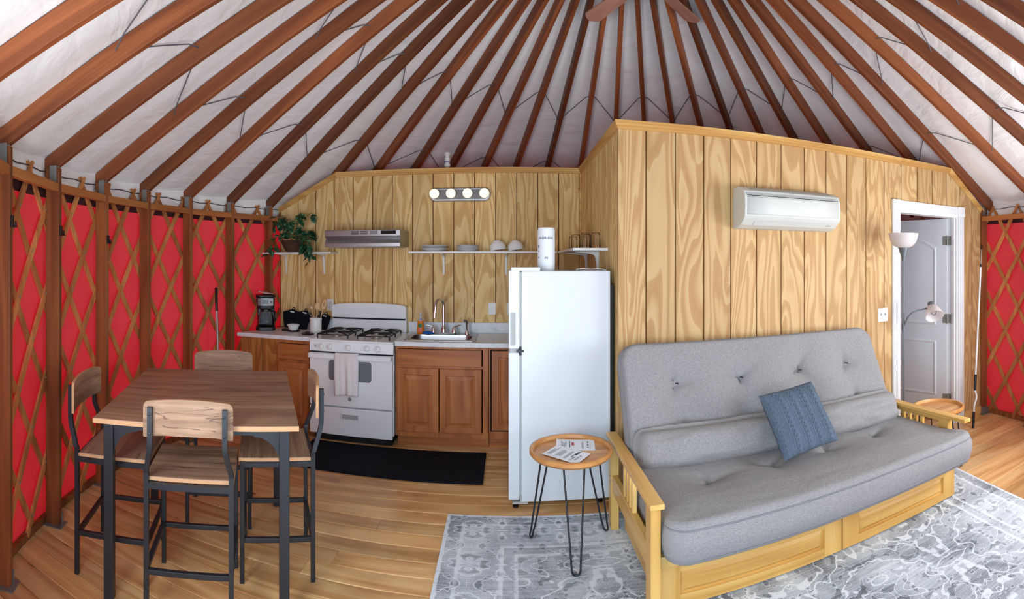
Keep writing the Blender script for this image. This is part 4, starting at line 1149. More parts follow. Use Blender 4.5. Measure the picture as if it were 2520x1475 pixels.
# ---- white plastic air vent standing above the wall top
t = thing('vent_pipe', 'white plastic vent valve poking above the kitchen wall', 'pipe', (XP(1101, YK + 0.13), YK + 0.13, 0))
m = MB(); m.lathe([(0.022, 0.0), (0.022, 2.545), (0.030, 2.55), (0.030, 2.575), (0.024, 2.58), (0.024, 2.60), (0.028, 2.605), (0.028, 2.64), (0.022, 2.645), (0.022, 2.655), (0.032, 2.662), (0.032, 2.685), (0.026, 2.692), (0.0001, 2.694)], 20); m.build('pipe', M['whitep'], t, smooth=40)
m = MB(); m.lathe([(0.0285, 2.592), (0.0285, 2.602)], 20); m.build('blue_band', M['labelviolet'], t)

# ---- coffee maker
cxp, cyp = XP(654, 4.60), 4.60
t = thing('coffee_maker', 'black drip coffee maker with glass carafe and steel control face', 'coffee maker', (cxp, cyp, CT), 0.45)
def rr3(hx, hy, r, z0, z1, cy=0, sc1=1.0):
    m = MB(); a = rrect(hx, hy, r, 5, 0, cy); n = len(a)
    v = [(p[0], p[1], z0) for p in a] + [(p[0] * sc1, cy + (p[1] - cy) * sc1, z1) for p in a]
    m.add(v, [tuple(range(n))[::-1], tuple(range(n, 2 * n))] + [(i, (i + 1) % n, n + (i + 1) % n, n + i) for i in range(n)]); return m
m = rr3(0.098, 0.115, 0.05, 0, 0.035); m.build('base', M['blackp'], t, bevel=0.005)
m = MB(); m.poly([(-0.088, 0.045, 0.03), (-0.088, 0.105, 0.03), (-0.085, 0.105, 0.33), (-0.085, 0.045, 0.33)], (0.176, 0, 0)); m.build('water_tank', M['blackp'], t, bevel=0.01)
m = rr3(0.088, 0.105, 0.05, 0.215, 0.335, 0, 1.10); m.build('brew_head', M['blackp'], t, bevel=0.006)
m = rr3(0.102, 0.118, 0.05, 0.335, 0.352, 0); m.build('lid', M['blackp'], t, bevel=0.005)
m = MB(); m.grid(lambda u, v: ((u - 0.5) * 0.155, -0.110 - 0.007 * v - 0.012 * (1 - (2 * u - 1) ** 2), 0.248 + 0.075 * v), 10, 2); m.build('control_face', M['steel'], t, smooth=60)
m = MB(); m.box(-0.030, 0.030, -0.131, -0.120, 0.268, 0.306); m.build('clock_frame', M['display'], t, bevel=0.002)
m = MB(); m.box(-0.022, 0.022, -0.1325, -0.128, 0.276, 0.298); m.build('clock_display', M['lcd'], t)
for xx in (-0.055, 0.055):
    m = MB(); m.lathe([(0.011, 0), (0.010, 0.006), (0.0001, 0.006)], 14, (xx, -0.118, 0.287), (0, -1, 0)); m.build('button', M['blackp'], t)
m = MB(); m.lathe([(0.068, 0.037), (0.080, 0.05), (0.082, 0.08), (0.074, 0.13), (0.056, 0.175), (0.052, 0.19), (0.050, 0.19), (0.054, 0.173), (0.072, 0.128), (0.079, 0.08), (0.077, 0.052), (0.0001, 0.040)], 28, (0, -0.025, 0)); m.build('carafe', M['glass'], t, smooth=50)
m = MB(); m.lathe([(0.054, 0.186), (0.054, 0.208), (0.0001, 0.210)], 24, (0, -0.025, 0)); m.tube([(0.055, -0.05, 0.19), (0.095, -0.08, 0.185), (0.10, -0.085, 0.11), (0.078, -0.065, 0.075)], 0.009, 8); m.build('carafe_lid_handle', M['blackp'], t, smooth=50)
m = MB(); m.grid(lambda u, v: ((u - 0.5) * 0.15, (v - 0.5) * 0.12, 0.0008 + 0.032 * (1 - u) * (0.6 + 0.4 * sin(3 * v)) + 0.004 * (1 + sin(9 * u + 5 * v))), 10, 6)
o = m.build('filter_packet', M['pinkbag'], loc=(cxp, cyp, CT + 0.3535), rot=(0, 0, 0.45), smooth=80); md = o.modifiers.new('thick', 'SOLIDIFY'); md.thickness = 0.003; md.offset = 1
tag(o, 'crumpled pale pink packet lying on the coffee maker', 'packet')
cord = MB(); cord.tube(smoothpath([(cxp + 0.08, cyp + 0.10, CT + 0.02), (cxp + 0.18, cyp + 0.16, CT + 0.015), (cxp + 0.22, cyp + 0.22, CT + 0.005), (cxp + 0.26, cyp + 0.268, CT + 0.006)]), 0.0035, 6)
o = cord.build('power_cord', M['blackp'], t)
o.data.transform(Matrix.Rotation(-0.45, 4, 'Z') @ Matrix.Translation(-Vector((cxp, cyp, CT))))
o.data.update()

# ---- black oven mitts leaning against the backsplash, crock, filters, small dishes
def mitt(label, x, y, lean, rz, sz=1.0):
    t = thing('pot_holder', label, 'pot holder', (x, y, CT + 0.002), rz)
    out = [(-0.055, 0), (0.055, 0), (0.085, 0.10), (0.10, 0.16), (0.03, 0.195), (-0.085, 0.165), (-0.075, 0.08)]
    m = MB(); m.poly([(a * sz, b * sz * sin(lean), b * sz * cos(lean)) for a, b in out], (0, -0.022, 0.004)); m.build('quilted_pad', M['mat'], t, bevel=0.008, seg=3)
    q = MB(); q.poly([(a * sz, b * sz * sin(lean) - 0.026, b * sz * cos(lean) + 0.004) for a, b in ((0.0, 0.163), (0.045, 0.155), (0.045, 0.167), (0.0, 0.175))], (0, 0.003, 0)); q.build('white_tag', M['paper'], t)
    l = MB(); l.tube([(0.03 * sz + 0.014 * cos(a), 0.195 * sz * sin(lean) - 0.010, 0.198 * sz * cos(lean) + 0.014 * sin(a)) for a in [2 * pi * k / 12 for k in range(12)]], 0.004, 6, True); l.build('hanging_loop', M['mat'], t, smooth=60)
mitt('black pot holder with white tag leaning next to the coffee maker', XP(714, 4.80), 4.795, 0.20, 0.05)
mitt('black pot holder with white tag leaning between its twin and the crock', XP(744, 4.75), 4.745, 0.20, -0.10)
mitt('black pot holder half hidden behind the white utensil crock', XP(795, 4.80), 4.795, 0.20, -0.05, 0.82)
kx, ky = XP(777, 4.64), 4.64
t = thing('utensil_crock', 'white ceramic crock holding cooking utensils', 'crock', (kx, ky, CT))
m = MB(); m.lathe([(0.054, 0), (0.058, 0.004), (0.059, 0.118), (0.062, 0.120), (0.062, 0.134), (0.058, 0.136), (0.054, 0.132), (0.053, 0.012), (0.0001, 0.010)], 32); m.build('pot', M['china'], t, smooth=40)
z0 = CT + 0.015
def utensil(name, label, dx, dy, lx, ly, L, build, cat):
    d = Vector((lx, ly, 1)).normalized(); o = thing(name, label, cat, (kx + dx, ky + dy, z0))
    o.rotation_euler = Vector((0, 0, 1)).rotation_difference(d).to_euler(); build(o, L); return o
def spoon(o, L):
    m = MB(); m.tube([(0, 0, 0), (0, 0, L - 0.07)], [0.005, 0.0065], 8); m.build('handle', M['spoonwood'], o, smooth=60)
    m = MB(); m.grid(lambda u, v: (0.026 * sin(pi * v) ** 0.7 * cos(2 * pi * u), 0.006 * sin(pi * v) * sin(2 * pi * u), L - 0.085 + 0.085 * v), 14, 10, True); m.build('bowl', M['spoonwood'], o, smooth=80)
def slotted(o, L):
    m = MB(); m.tube([(0, 0, 0), (0, 0, L - 0.08)], [0.005, 0.0065], 8); m.build('handle', M['spoonwood'], o, smooth=60)
    ou = [(0.024 * cos(2 * pi * k / 24), L - 0.045 + 0.048 * sin(2 * pi * k / 24)) for k in range(24)]; inn = [(0.010 * a, L - 0.040 + 0.022 * b) for a, b in [(cos(2 * pi * k / 24) * 1.1, sin(2 * pi * k / 24)) for k in range(24)]]
    m = MB(); v = [(a, -0.003, b) for a, b in ou] + [(a, -0.003, b) for a, b in inn] + [(a, 0.003, b) for a, b in ou] + [(a, 0.003, b) for a, b in inn]; f = []
    for k in range(24):
        j = (k + 1) % 24; f += [(k, j, 24 + j, 24 + k), (48 + k, 72 + k, 72 + j, 48 + j), (k, 48 + k, 48 + j, j), (24 + k, 24 + j, 72 + j, 72 + k)]
    m.add(v, f); m.box(-0.002, 0.002, -0.002, 0.002, L - 0.062, L - 0.018); m.build('slotted_blade', M['spoonwood'], o)
def whisk(o, L):
    m = MB(); m.tube([(0, 0, 0), (0, 0, L - 0.13)], 0.006, 8); m.build('handle', M['steel'], o, smooth=60)
    for k in range(4):
        a = pi * k / 4; q = MB(); q.tube(smoothpath([(0, 0, L - 0.13), (0.022 * cos(a), 0.022 * sin(a), L - 0.05), (0.018 * cos(a), 0.018 * sin(a), L - 0.012), (0, 0, L), (-0.018 * cos(a), -0.018 * sin(a), L - 0.012), (-0.022 * cos(a), -0.022 * sin(a), L - 0.05), (0, 0, L - 0.13)], 4), 0.0013, 5); q.build('wire_loop', M['chrome'], o, smooth=60)
def ladle(o, L):
    m = MB(); m.tube([(0, 0, 0), (0, 0, L - 0.04)], [0.004, 0.005], 8); m.build('handle', M['spoonwood'], o, smooth=60)
    m = MB(); m.tube([(0.024 * cos(a), 0, L - 0.02 + 0.030 * sin(a)) for a in [2 * pi * k / 18 for k in range(18)]], 0.0035, 6, True); m.build('ring_head', M['spoonwood'], o, smooth=60)
def blackh(o, L):
    m = MB(); m.tube([(0, 0, 0), (0, 0, L - 0.05), (0, 0, L - 0.012), (0, 0, L)], [0.004, 0.010, 0.013, 0.008], 10); m.build('handle', M['blackp'], o, smooth=60)
utensil('wooden_spoon', 'pale wooden spoon standing in the white crock', 0.002, 0.010, 0.03, 0.02, 0.275, spoon, 'spoon')
utensil('slotted_spatula', 'pale wooden slotted spatula leaning out of the crock', 0.012, 0.015, 0.26, 0.06, 0.305, slotted, 'spatula')
utensil('wire_whisk', 'steel wire whisk leaning out of the crock', -0.012, -0.012, -0.20, -0.10, 0.255, whisk, 'whisk')
utensil('ring_strainer', 'pale ring headed utensil leaning out of the crock beside the whisk', 0.006, 0.020, -0.30, 0.06, 0.285, ladle, 'utensil')
utensil('black_handled_tool', 'kitchen tool with black handle end up in the crock', 0.020, -0.006, 0.17, -0.04, 0.195, blackh, 'utensil')
dx_, dy_ = XP(722, 4.56), 4.57
m = MB(); m.lathe([(0.055, 0), (0.062, 0.005), (0.060, 0.014), (0.048, 0.017), (0.0001, 0.016)], 28); o = m.build('trivet', M['blackp'], loc=(dx_, dy_, CT + 0.0002), smooth=50); tag(o, 'round black trivet under the paper coffee filters', 'trivet')
m = MB(); m.lathe([(0.038, 0.0), (0.064, 0.052), (0.0625, 0.0525), (0.036, 0.003), (0.0001, 0.002)], 80, wob=lambda a, z: 1 + 0.035 * sin(a * 40) * (z / 0.05)); o = m.build('coffee_filters', M['paper'], loc=(dx_ - 0.004, dy_, CT + 0.0172), smooth=20); tag(o, 'fluted white paper coffee filters sitting on a black trivet', 'coffee filter')
m = MB(); m.lathe([(0.030, 0), (0.034, 0.006), (0.028, 0.015), (0.012, 0.020), (0.0001, 0.021)], 20); o = m.build('measuring_scoop', M['blackp'], loc=(XP(700, 4.58), 4.59, CT + 0.0002), smooth=50); tag(o, 'small black scoop lying between the coffee maker and the trivet', 'scoop')
m = MB(); m.lathe([(0.045, 0), (0.052, 0.008), (0.040, 0.016), (0.018, 0.018), (0.016, 0.026), (0.0001, 0.028)], 22, wob=lambda a, z: 1 + 0.22 * cos(a) ** 2 + 0.10 * sin(3 * a)); o = m.build('spoon_rest', M['blackp'], loc=(XP(757, 4.42), 4.42, CT + 0.0002), smooth=50); tag(o, 'flat black spoon rest on the worktop edge beside the stove', 'spoon rest')

# ================================================================ DINING TABLE AND STOOLS
TRZ = radians(27.8)
TC = Vector((-1.5865, 2.3565, 0))
def TL(u, v): return Vector((TC.x + u * cos(TRZ) - v * sin(TRZ), TC.y + u * sin(TRZ) + v * cos(TRZ), 0))
t = thing('dining_table', 'counter height table with rustic brown top and black metal legs', 'table', TC, TRZ)
tw_, td_ = 0.470, 0.580; TZ = 0.872
m = MB(); m.box(-tw_, tw_, -td_, td_, TZ - 0.024, TZ); top = m.build('tabletop', M['rustic'], t, bevel=0.002)
m = MB()
e = 0.0008
for a in ((-tw_ - e, -tw_ + 0.001, -td_, td_), (tw_ - 0.001, tw_ + e, -td_, td_), (-tw_, tw_, -td_ - e, -td_ + 0.001), (-tw_, tw_, td_ - 0.001, td_ + e)): m.box(*a, TZ - 0.023, TZ - 0.002)
m.build('edge_band', M['rusticedge'], top)
lx, ly, lw = tw_ - 0.062, td_ - 0.065, 0.023
for sx in (-1, 1):
    for sy in (-1, 1):
        m = MB(); m.box(sx * lx - lw, sx * lx + lw, sy * ly - lw, sy * ly + lw, 0, TZ - 0.0245); m.build('leg', M['black'], t, bevel=0.003)
for sy in (-1, 1):
    m = MB(); m.box(-lx + lw, lx - lw, sy * ly - 0.012, sy * ly + 0.012, TZ - 0.058, TZ - 0.0245); m.build('apron', M['black'], t)
for sx in (-1, 1):
    m = MB(); m.box(sx * lx - 0.012, sx * lx + 0.012, -ly + lw, ly - lw, TZ - 0.058, TZ - 0.0245); m.build('apron', M['black'], t)
gz = TZ - 0.056; gs = 0.115
for sx in (-1, 1):
    for sy in (-1, 1):
        pts = [(0, 0), (gs, 0), (gs, -0.012)] + [(gs - gs * sin(a) * 0.98, -0.012 - (gs - 0.0) * (1 - cos(a))) for a in [radians(9 * k) for k in range(1, 11)]]
        m = MB(); m.poly([(sx * (lx - lw - p), sy * ly - 0.003, gz + q) for p, q in pts], (0, 0.006, 0)); m.build('gusset', M['black'], t)
        m = MB(); m.poly([(sx * lx - 0.003, sy * (ly - lw - p), gz + q) for p, q in pts], (0.006, 0, 0)); m.build('gusset', M['black'], t)

def stool(label, u, v, face, w, d, sticker=False):
    """face: direction the sitter looks, as an angle from the table's +v axis"""
    t = thing('bar_stool', label, 'stool', TL(u, v), TRZ + face, 'bar stools at the table')
    hw, hd, q = w / 2 - 0.011, d / 2 - 0.011, 0.011
    SZ = 0.628
    def leg(pts):
        m = MB()
        for a, b in zip(pts[:-1], pts[1:]): m.bar(a, b, 2 * q, 2 * q, (0, 1, 0))
        m.build('leg', M['black'], t, bevel=0.002)
    for sx in (-1, 1):
        m = MB(); m.box(sx * hw - q, sx * hw + q, hd - q, hd + q, 0, SZ - 0.021); m.build('leg', M['black'], t, bevel=0.002)
        # rear leg runs on as a bent backrest post
        path = smoothpath([(sx * hw, -hd, 0), (sx * hw, -hd, SZ - 0.04), (sx * hw, -hd - 0.006, SZ + 0.03), (sx * (hw - 0.022), -hd - 0.040, SZ + 0.13), (sx * (hw - 0.026), -hd - 0.046, SZ + 0.20), (sx * (hw - 0.026), -hd - 0.046, SZ + 0.33)], 5)
        m = MB(); base = 0
        for k, p in enumerate(path):
            for a, b in ((-1, -1), (1, -1), (1, 1), (-1, 1)): m.v.append((p.x + a * q, p.y + b * q, p.z))
        n = len(path)
        for k in range(n - 1):
            for j in range(4): m.f.append((k * 4 + j, k * 4 + (j + 1) % 4, (k + 1) * 4 + (j + 1) % 4, (k + 1) * 4 + j))
        m.f += [(3, 2, 1, 0), tuple((n - 1) * 4 + j for j in range(4))]
        m.build('back_post', M['black'], t, smooth=35)
    m = MB(); m.box(-w / 2 + 0.0, w / 2 - 0.0, -d / 2 + 0.024, d / 2 + 0.006, SZ - 0.020, SZ); st = m.build('seat', M['rustic'], t, bevel=0.003)
    m = MB()
    for a in ((-w / 2 - e, -w / 2 + 0.001, -d / 2 + 0.024, d / 2 + 0.006), (w / 2 - 0.001, w / 2 + e, -d / 2 + 0.024, d / 2 + 0.006), (-w / 2, w / 2, -d / 2 + 0.0232, -d / 2 + 0.025), (-w / 2, w / 2, d / 2 + 0.005, d / 2 + 0.0068)): m.box(*a, SZ - 0.018, SZ - 0.003)
    m.build('edge_band', M['rusticedge'], st)
    m = MB()
    m.box(-hw + q, hw - q, -hd - q, -hd + q, SZ - 0.048, SZ - 0.021); m.box(-hw + q, hw - q, hd - q, hd + q, SZ - 0.048, SZ - 0.021)
    m.box(-hw - q, -hw + q, -hd + q, hd - q, SZ - 0.048, SZ - 0.021); m.box(hw - q, hw + q, -hd + q, hd - q, SZ - 0.048, SZ - 0.021)
    m.build('seat_frame', M['black'], t)
    for (x0, x1, y0, y1, z) in ((-hw + q, hw - q, -hd - q, -hd + q, 0.205), (-hw + q, hw - q, hd - q, hd + q, 0.205), (-hw - q, -hw + q, -hd + q, hd - q, 0.215), (hw - q, hw + q, -hd + q, hd - q, 0.215)):
        m = MB(); m.box(x0, x1, y0, y1, z - 0.012, z + 0.012); m.build('foot_rail', M['black'], t, bevel=0.002)
    if sticker:
        m = MB(); m.lathe([(0.011, 0), (0.011, 0.001), (0.0001, 0.001)], 18, (-hw - q - 0.0002, 0.02, 0.215), (-1, 0, 0)); m.build('round_sticker', M['paper'], t)
    # curved backrest with rounded upper corners and arched lower edge
    bw, zb, zt = w / 2 - 0.002, SZ + 0.185, SZ + 0.372; yb = -hd - 0.046 + q + 0.001; th_ = 0.013
    NU, NV = 24, 8; m = MB()
    def bp(u, v, k):
        x = (2 * u - 1) * bw
        lo = zb + 0.022 * (1 - (2 * u - 1) ** 4); hi = zt - 0.004 - 0.020 * (2 * u - 1) ** 2
        ed = abs(2 * u - 1)
        if ed > 0.90: c = (ed - 0.90) / 0.10; rr = 0.026; hi -= rr * (1 - sqrt(max(0, 1 - c * c))); lo += 0.010 * (1 - sqrt(max(0, 1 - c * c)))
        z = lo + (hi - lo) * v
        return (x, yb + k * th_ + 0.018 * (2 * u - 1) ** 2 - 0.018 * 0.62, z)
    us = [0.5 - 0.5 * cos(pi * i / NU) for i in range(NU + 1)]
    F_, B_ = [], []
    for j in range(NV + 1):
        for i in range(NU + 1): F_.append(bp(us[i], j / NV, 1)); B_.append(bp(us[i], j / NV, 0))
    W_ = NU + 1; off = len(F_); f = []
    for j in range(NV):
        for i in range(NU):
            f.append((j * W_ + i, j * W_ + i + 1, (j + 1) * W_ + i + 1, (j + 1) * W_ + i)); f.append(tuple(off + k for k in (j * W_ + i, (j + 1) * W_ + i, (j + 1) * W_ + i + 1, j * W_ + i + 1)))
    m.add(F_ + B_, f); bo = m.build('backrest', M['rustic'], t, smooth=50)
    loop = [j * W_ for j in range(NV + 1)] + [NV * W_ + i for i in range(1, NU + 1)] + [j * W_ + NU for j in range(NV - 1, -1, -1)] + [i for i in range(NU - 1, 0, -1)]
    m = MB(); v = [F_[k] for k in loop] + [B_[k] for k in loop]; n = len(loop)
    m.add(v, [(k, (k + 1) % n, n + (k + 1) % n, n + k) for k in range(n)]); m.build('edge_band', M['rusticedge'], bo)
    for sx in (-1, 1):
        for zz in (SZ + 0.215, SZ + 0.30):
            m = MB(); m.lathe([(0.006, 0), (0.005, 0.003), (0.0001, 0.004)], 8, (sx * (hw - 0.026), -hd - 0.046 - q, zz), (0, -1, 0)); m.build('bolt', M['blackp'], t)
    return t
stool('bar stool tucked in at the table side turned away from the stove and lattice wall', -0.020, -0.378, 0, 0.405, 0.44)
stool('bar stool standing between the table and the red lattice wall', -0.440, -0.170, -pi / 2, 0.455, 0.385, True)
stool('bar stool standing between the table and the black kitchen mat', 0.385, -0.085, pi / 2, 0.440, 0.375)
stool('bar stool on the counter side of the table, its backrest showing above the top', 0.045, 0.420, pi, 0.400, 0.42)

# ================================================================ KITCHEN MAT
m = MB(); x0, x1, y0, y1 = -1.70, -0.180, 3.635, 4.215
def mp(u, v): return (x0 + (x1 - x0) * u, y0 + (y1 - y0) * v, 0.0145 + 0.0015 * noise.noise(Vector((u * 40, v * 16, 0))))
m.grid(mp, 60, 24)
ed = [(0, 0), (1, 0), (1, 1), (0, 1)]
m.poly([(x0, y0, 0.0002), (x1, y0, 0.0002), (x1, y1, 0.0002), (x0, y1, 0.0002)], (0, 0, 0.013))
o = m.build('kitchen_mat', M['mat'], bevel=0, smooth=40); tag(o, 'long black floor mat in front of the stove and sink cabinet', 'mat')

# ================================================================ RUG
TLc, TRc, BRc, BLc = Vector((-0.378, 3.185)), Vector((3.17, 3.12)), Vector((2.62, 0.45)), Vector((-0.345, 0.45))
def rug_mat():
    s = N('distressed_oriental_rug', 0.95, 0, 0.1)
    tc = s.n('ShaderNodeTexCoord'); uv = tc.outputs['UV']                 # uv in metres
    sp = s.n('ShaderNodeSeparateXYZ'); s.t.links.new(uv, sp.inputs[0]); U, V = sp.outputs[0], sp.outputs[1]
    Wd, Ht = 3.5, 2.72
    du = s.math('MINIMUM', U, s.math('SUBTRACT', Wd, U)); dv = s.math('MINIMUM', V, s.math('SUBTRACT', Ht, V))
    d = s.math('MINIMUM', du, dv)
    def mirrored(per):
        cu = s.math('PINGPONG', U, per); cv = s.math('PINGPONG', V, per)
        cb = s.n('ShaderNodeCombineXYZ'); s.t.links.new(cu, cb.inputs[0]); s.t.links.new(cv, cb.inputs[1]); return cb.outputs[0]
    mA = mirrored(0.17); mB_ = mirrored(0.44)
    a = s.noise(mA, 15.0, 1.5, 0.5); b = s.noise(mB_, 6.0, 1.5, 0.6); c = s.noise(mB_, 17.0, 1.5, 0.3)
    def line(x, lev, w): return s.ramp(s.math('ABSOLUTE', s.math('SUBTRACT', x, lev)), [(w * 0.5, (1, 1, 1, 1)), (w, (0, 0, 0, 1))])
    lineA = line(a, 0.5, 0.030); lineB = line(b, 0.47, 0.020); lineC = line(c, 0.55, 0.022)
    worn = s.noise(uv, 3.2, 3.0, 0.5, 0.6)
    keep = s.ramp(worn, [(0.42, (0.12,) * 3 + (1,)), (0.60, (1, 1, 1, 1))])
    blobA = s.ramp(a, [(0.55, (0, 0, 0, 1)), (0.60, (1, 1, 1, 1))]); blobC = s.ramp(c, [(0.57, (0, 0, 0, 1)), (0.63, (1, 1, 1, 1))])
    border = s.ramp(d, [(0.0, (0.75,) * 3 + (1,)), (0.018, (0.72,) * 3 + (1,)), (0.022, (0.30,) * 3 + (1,)), (0.095, (0.34,) * 3 + (1,)), (0.10, (0.62,) * 3 + (1,)), (0.115, (0.62,) * 3 + (1,)), (0.12, (0.46,) * 3 + (1,)),
                        (0.33, (0.46,) * 3 + (1,)), (0.335, (0.66,) * 3 + (1,)), (0.352, (0.66,) * 3 + (1,)), (0.356, (0.36,) * 3 + (1,)), (0.41, (0.40,) * 3 + (1,)), (0.415, (0.60,) * 3 + (1,)), (0.43, (0.6,) * 3 + (1,)), (0.436, (0.36,) * 3 + (1,))])
    isb = s.math('LESS_THAN', d, 0.43)
    bw = s.n('ShaderNodeRGBToBW'); s.t.links.new(border, bw.inputs[0]); base = bw.outputs[0]
    motB = s.math('ADD', s.math('MULTIPLY', s.math('MULTIPLY', lineA, keep), 0.44), s.math('MULTIPLY', blobA, -0.18))
    motF = s.math('ADD', s.math('ADD', s.math('MULTIPLY', lineB, 0.38), s.math('MULTIPLY', s.math('MULTIPLY', lineC, keep), 0.26)), s.math('MULTIPLY', blobC, -0.16))
    mot = s.math('ADD', s.math('MULTIPLY', motB, isb), s.math('MULTIPLY', motF, s.math('SUBTRACT', 1.0, isb)))
    mp_ = s.n('ShaderNodeMapping'); mp_.inputs['Scale'].default_value = (1.2, 30, 1); s.t.links.new(uv, mp_.inputs[0])
    streak = s.noise(mp_.outputs[0], 2.4, 3.0)
    big = s.noise(uv, 2.0, 4.0, 0.6, 0.65); grain = s.noise(uv, 170.0, 2.0)
    val = s.math('ADD', base, mot)
    val = s.math('ADD', val, s.math('MULTIPLY', s.math('SUBTRACT', big, 0.40), 1.10))
    val = s.math('ADD', val, s.math('MULTIPLY', s.math('SUBTRACT', streak, 0.5), 0.45))
    val = s.math('ADD', val, s.math('MULTIPLY', s.math('SUBTRACT', grain, 0.5), 0.5))
    s.col(s.ramp(val, [(0.0, srgb(80, 81, 87)), (0.26, srgb(130, 134, 140)), (0.48, srgb(182, 190, 196)), (0.78, srgb(226, 232, 236))]))
    s.bump(grain, 0.3, 0.003); return s.m
M['rug'] = rug_mat()
nu, nv = 40, 30
me = bpy.data.meshes.new('area_rug'); vv = []; ff = []; uvs = []
def rp(u, v): return (BLc * (1 - u) + BRc * u) * (1 - v) + (TLc * (1 - u) + TRc * u) * v
for lay, z in ((0, 0.0085), (1, 0.0003)):
    for j in range(nv + 1):
        for i in range(nu + 1):
            p = rp(i / nu, j / nv); vv.append((p.x, p.y, z + (0.0006 * noise.noise(Vector((p.x * 3, p.y * 3, 0))) if lay == 0 else 0)))
W_ = nu + 1; of = W_ * (nv + 1)
for j in range(nv):
    for i in range(nu): ff.append((j * W_ + i, j * W_ + i + 1, (j + 1) * W_ + i + 1, (j + 1) * W_ + i))
ff.append(tuple(of + k for k in (0, nv * W_, nv * W_ + nu, nu)))
loop = [i for i in range(nu + 1)] + [j * W_ + nu for j in range(1, nv + 1)] + [nv * W_ + i for i in range(nu - 1, -1, -1)] + [j * W_ for j in range(nv - 1, 0, -1)]
for k in range(len(loop)):
    a, b = loop[k], loop[(k + 1) % len(loop)]; ff.append((a, of + a, of + b, b))
me.from_pydata(vv, [], ff); me.update()
ul = me.uv_layers.new(name='rug')
for lp in me.loops:
    k = lp.vertex_index % of; i, j = k % W_, k // W_; ul.data[lp.index].uv = (i / nu * 3.5, j / nv * 2.72)
me.materials.append(M['rug'])
o = bpy.data.objects.new('area_rug', me); COL.objects.link(o)
tag(o, 'faded grey and white oriental rug under the futon sofa', 'rug')
RZ = 0.0095

# ================================================================ FUTON SOFA
FX0, FX1 = 0.598, 2.675                              # outer faces of the arms
t = thing('futon_sofa', 'honey coloured wooden futon frame with two drawers along the plywood wall', 'sofa', ((FX0 + FX1) / 2, 2.56, RZ))
T0 = Vector(t.location); T0.z = 0.0
def fpart(name, m, mt, parent=None, **k): return m.build(name, mt, parent or t, Vector(t.location), **k)
AZ = 0.560
for ax, s_ in ((FX0, 1), (FX1, -1)):
    xa, xb = (ax, ax + 0.066) if s_ > 0 else (ax - 0.066, ax)
    m = MB(); m.box(xa, xb, 2.075, 3.050, AZ - 0.024, AZ); fpart('armrest', m, M['futony'], bevel=0.005, seg=3)
    xi, xj = xa + 0.010, xb - 0.010
    pf = 2.105 if s_ > 0 else 2.228
    m = MB(); m.box(xi, xj, pf, pf + 0.085, RZ, AZ - 0.0245); fpart('front_post', m, M['futonz'], bevel=0.003)
    m = MB(); m.box(xi, xj, 2.945, 3.020, RZ, AZ - 0.0245); fpart('rear_post', m, M['futonz'], bevel=0.003)
    m = MB(); m.box(xi + 0.006, xj - 0.006, pf + 0.085, 2.945, 0.235, 0.335); fpart('side_rail', m, M['futony'], bevel=0.003)
    m = MB(); m.box(xi + 0.006, xj - 0.006, pf + 0.085, 2.945, 0.505, AZ - 0.0245); fpart('under_rail', m, M['futony'], bevel=0.003)
    for k in range(4):
        yy = 2.475 + k * 0.062; m = MB(); m.box(xi + 0.012, xj - 0.012, yy, yy + 0.026, 0.335, 0.505); fpart('spindle', m, M['futonz'], bevel=0.002)
    for zz in (0.285, 0.32):
        m = MB(); m.lathe([(0.006, 0), (0.006, 0.001), (0.0001, 0.001)], 10, (ax + (-0.0002 if s_ > 0 else 0.0002) + (0.010 * s_), 2.98, zz), (-s_, 0, 0)); fpart('bolt', m, M['blackp'])
xi0, xi1 = FX0 + 0.058, FX1 - 0.058
m = MB(); m.box(xi0, xi1, 2.155, 2.185, 0.232, 0.285); fpart('front_rail', m, M['futon'], bevel=0.003)
m = MB(); m.box(xi0, xi1, 2.955, 2.985, 0.20, 0.285); fpart('rear_rail', m, M['futon'], bevel=0.003)
for k in range(9):
    xx = xi0 + 0.10 + k * (xi1 - xi0 - 0.26) / 8; m = MB(); m.box(xx, xx + 0.06, 2.185, 2.955, 0.268, 0.286); fpart('deck_slat', m, M['futony'])
# leaning back frame
def bk_pt(s_, off):                                  # s along the lean, off in front of it
    ly, lz = 0.46, 0.888; return Vector((0, 2.775 + s_ * ly - off * lz + 0.012, 0.30 + s_ * lz + off * ly))
for k in range(9):
    xx = xi0 + 0.10 + k * (xi1 - xi0 - 0.26) / 8; a, b = bk_pt(0.06, -0.02), bk_pt(0.72, -0.02)
    m = MB(); m.bar((xx + 0.03, a.y, a.z), (xx + 0.03, b.y, b.z), 0.06, 0.018, (0, -0.888, 0.46)); fpart('back_slat', m, M['futonz'])
for s_ in (0.05, 0.74):
    a = bk_pt(s_, -0.02); m = MB(); m.bar((xi0 + 0.06, a.y, a.z), (xi1 - 0.06, a.y, a.z), 0.045, 0.03, (0, -0.888, 0.46)); fpart('back_rail', m, M['futon'])
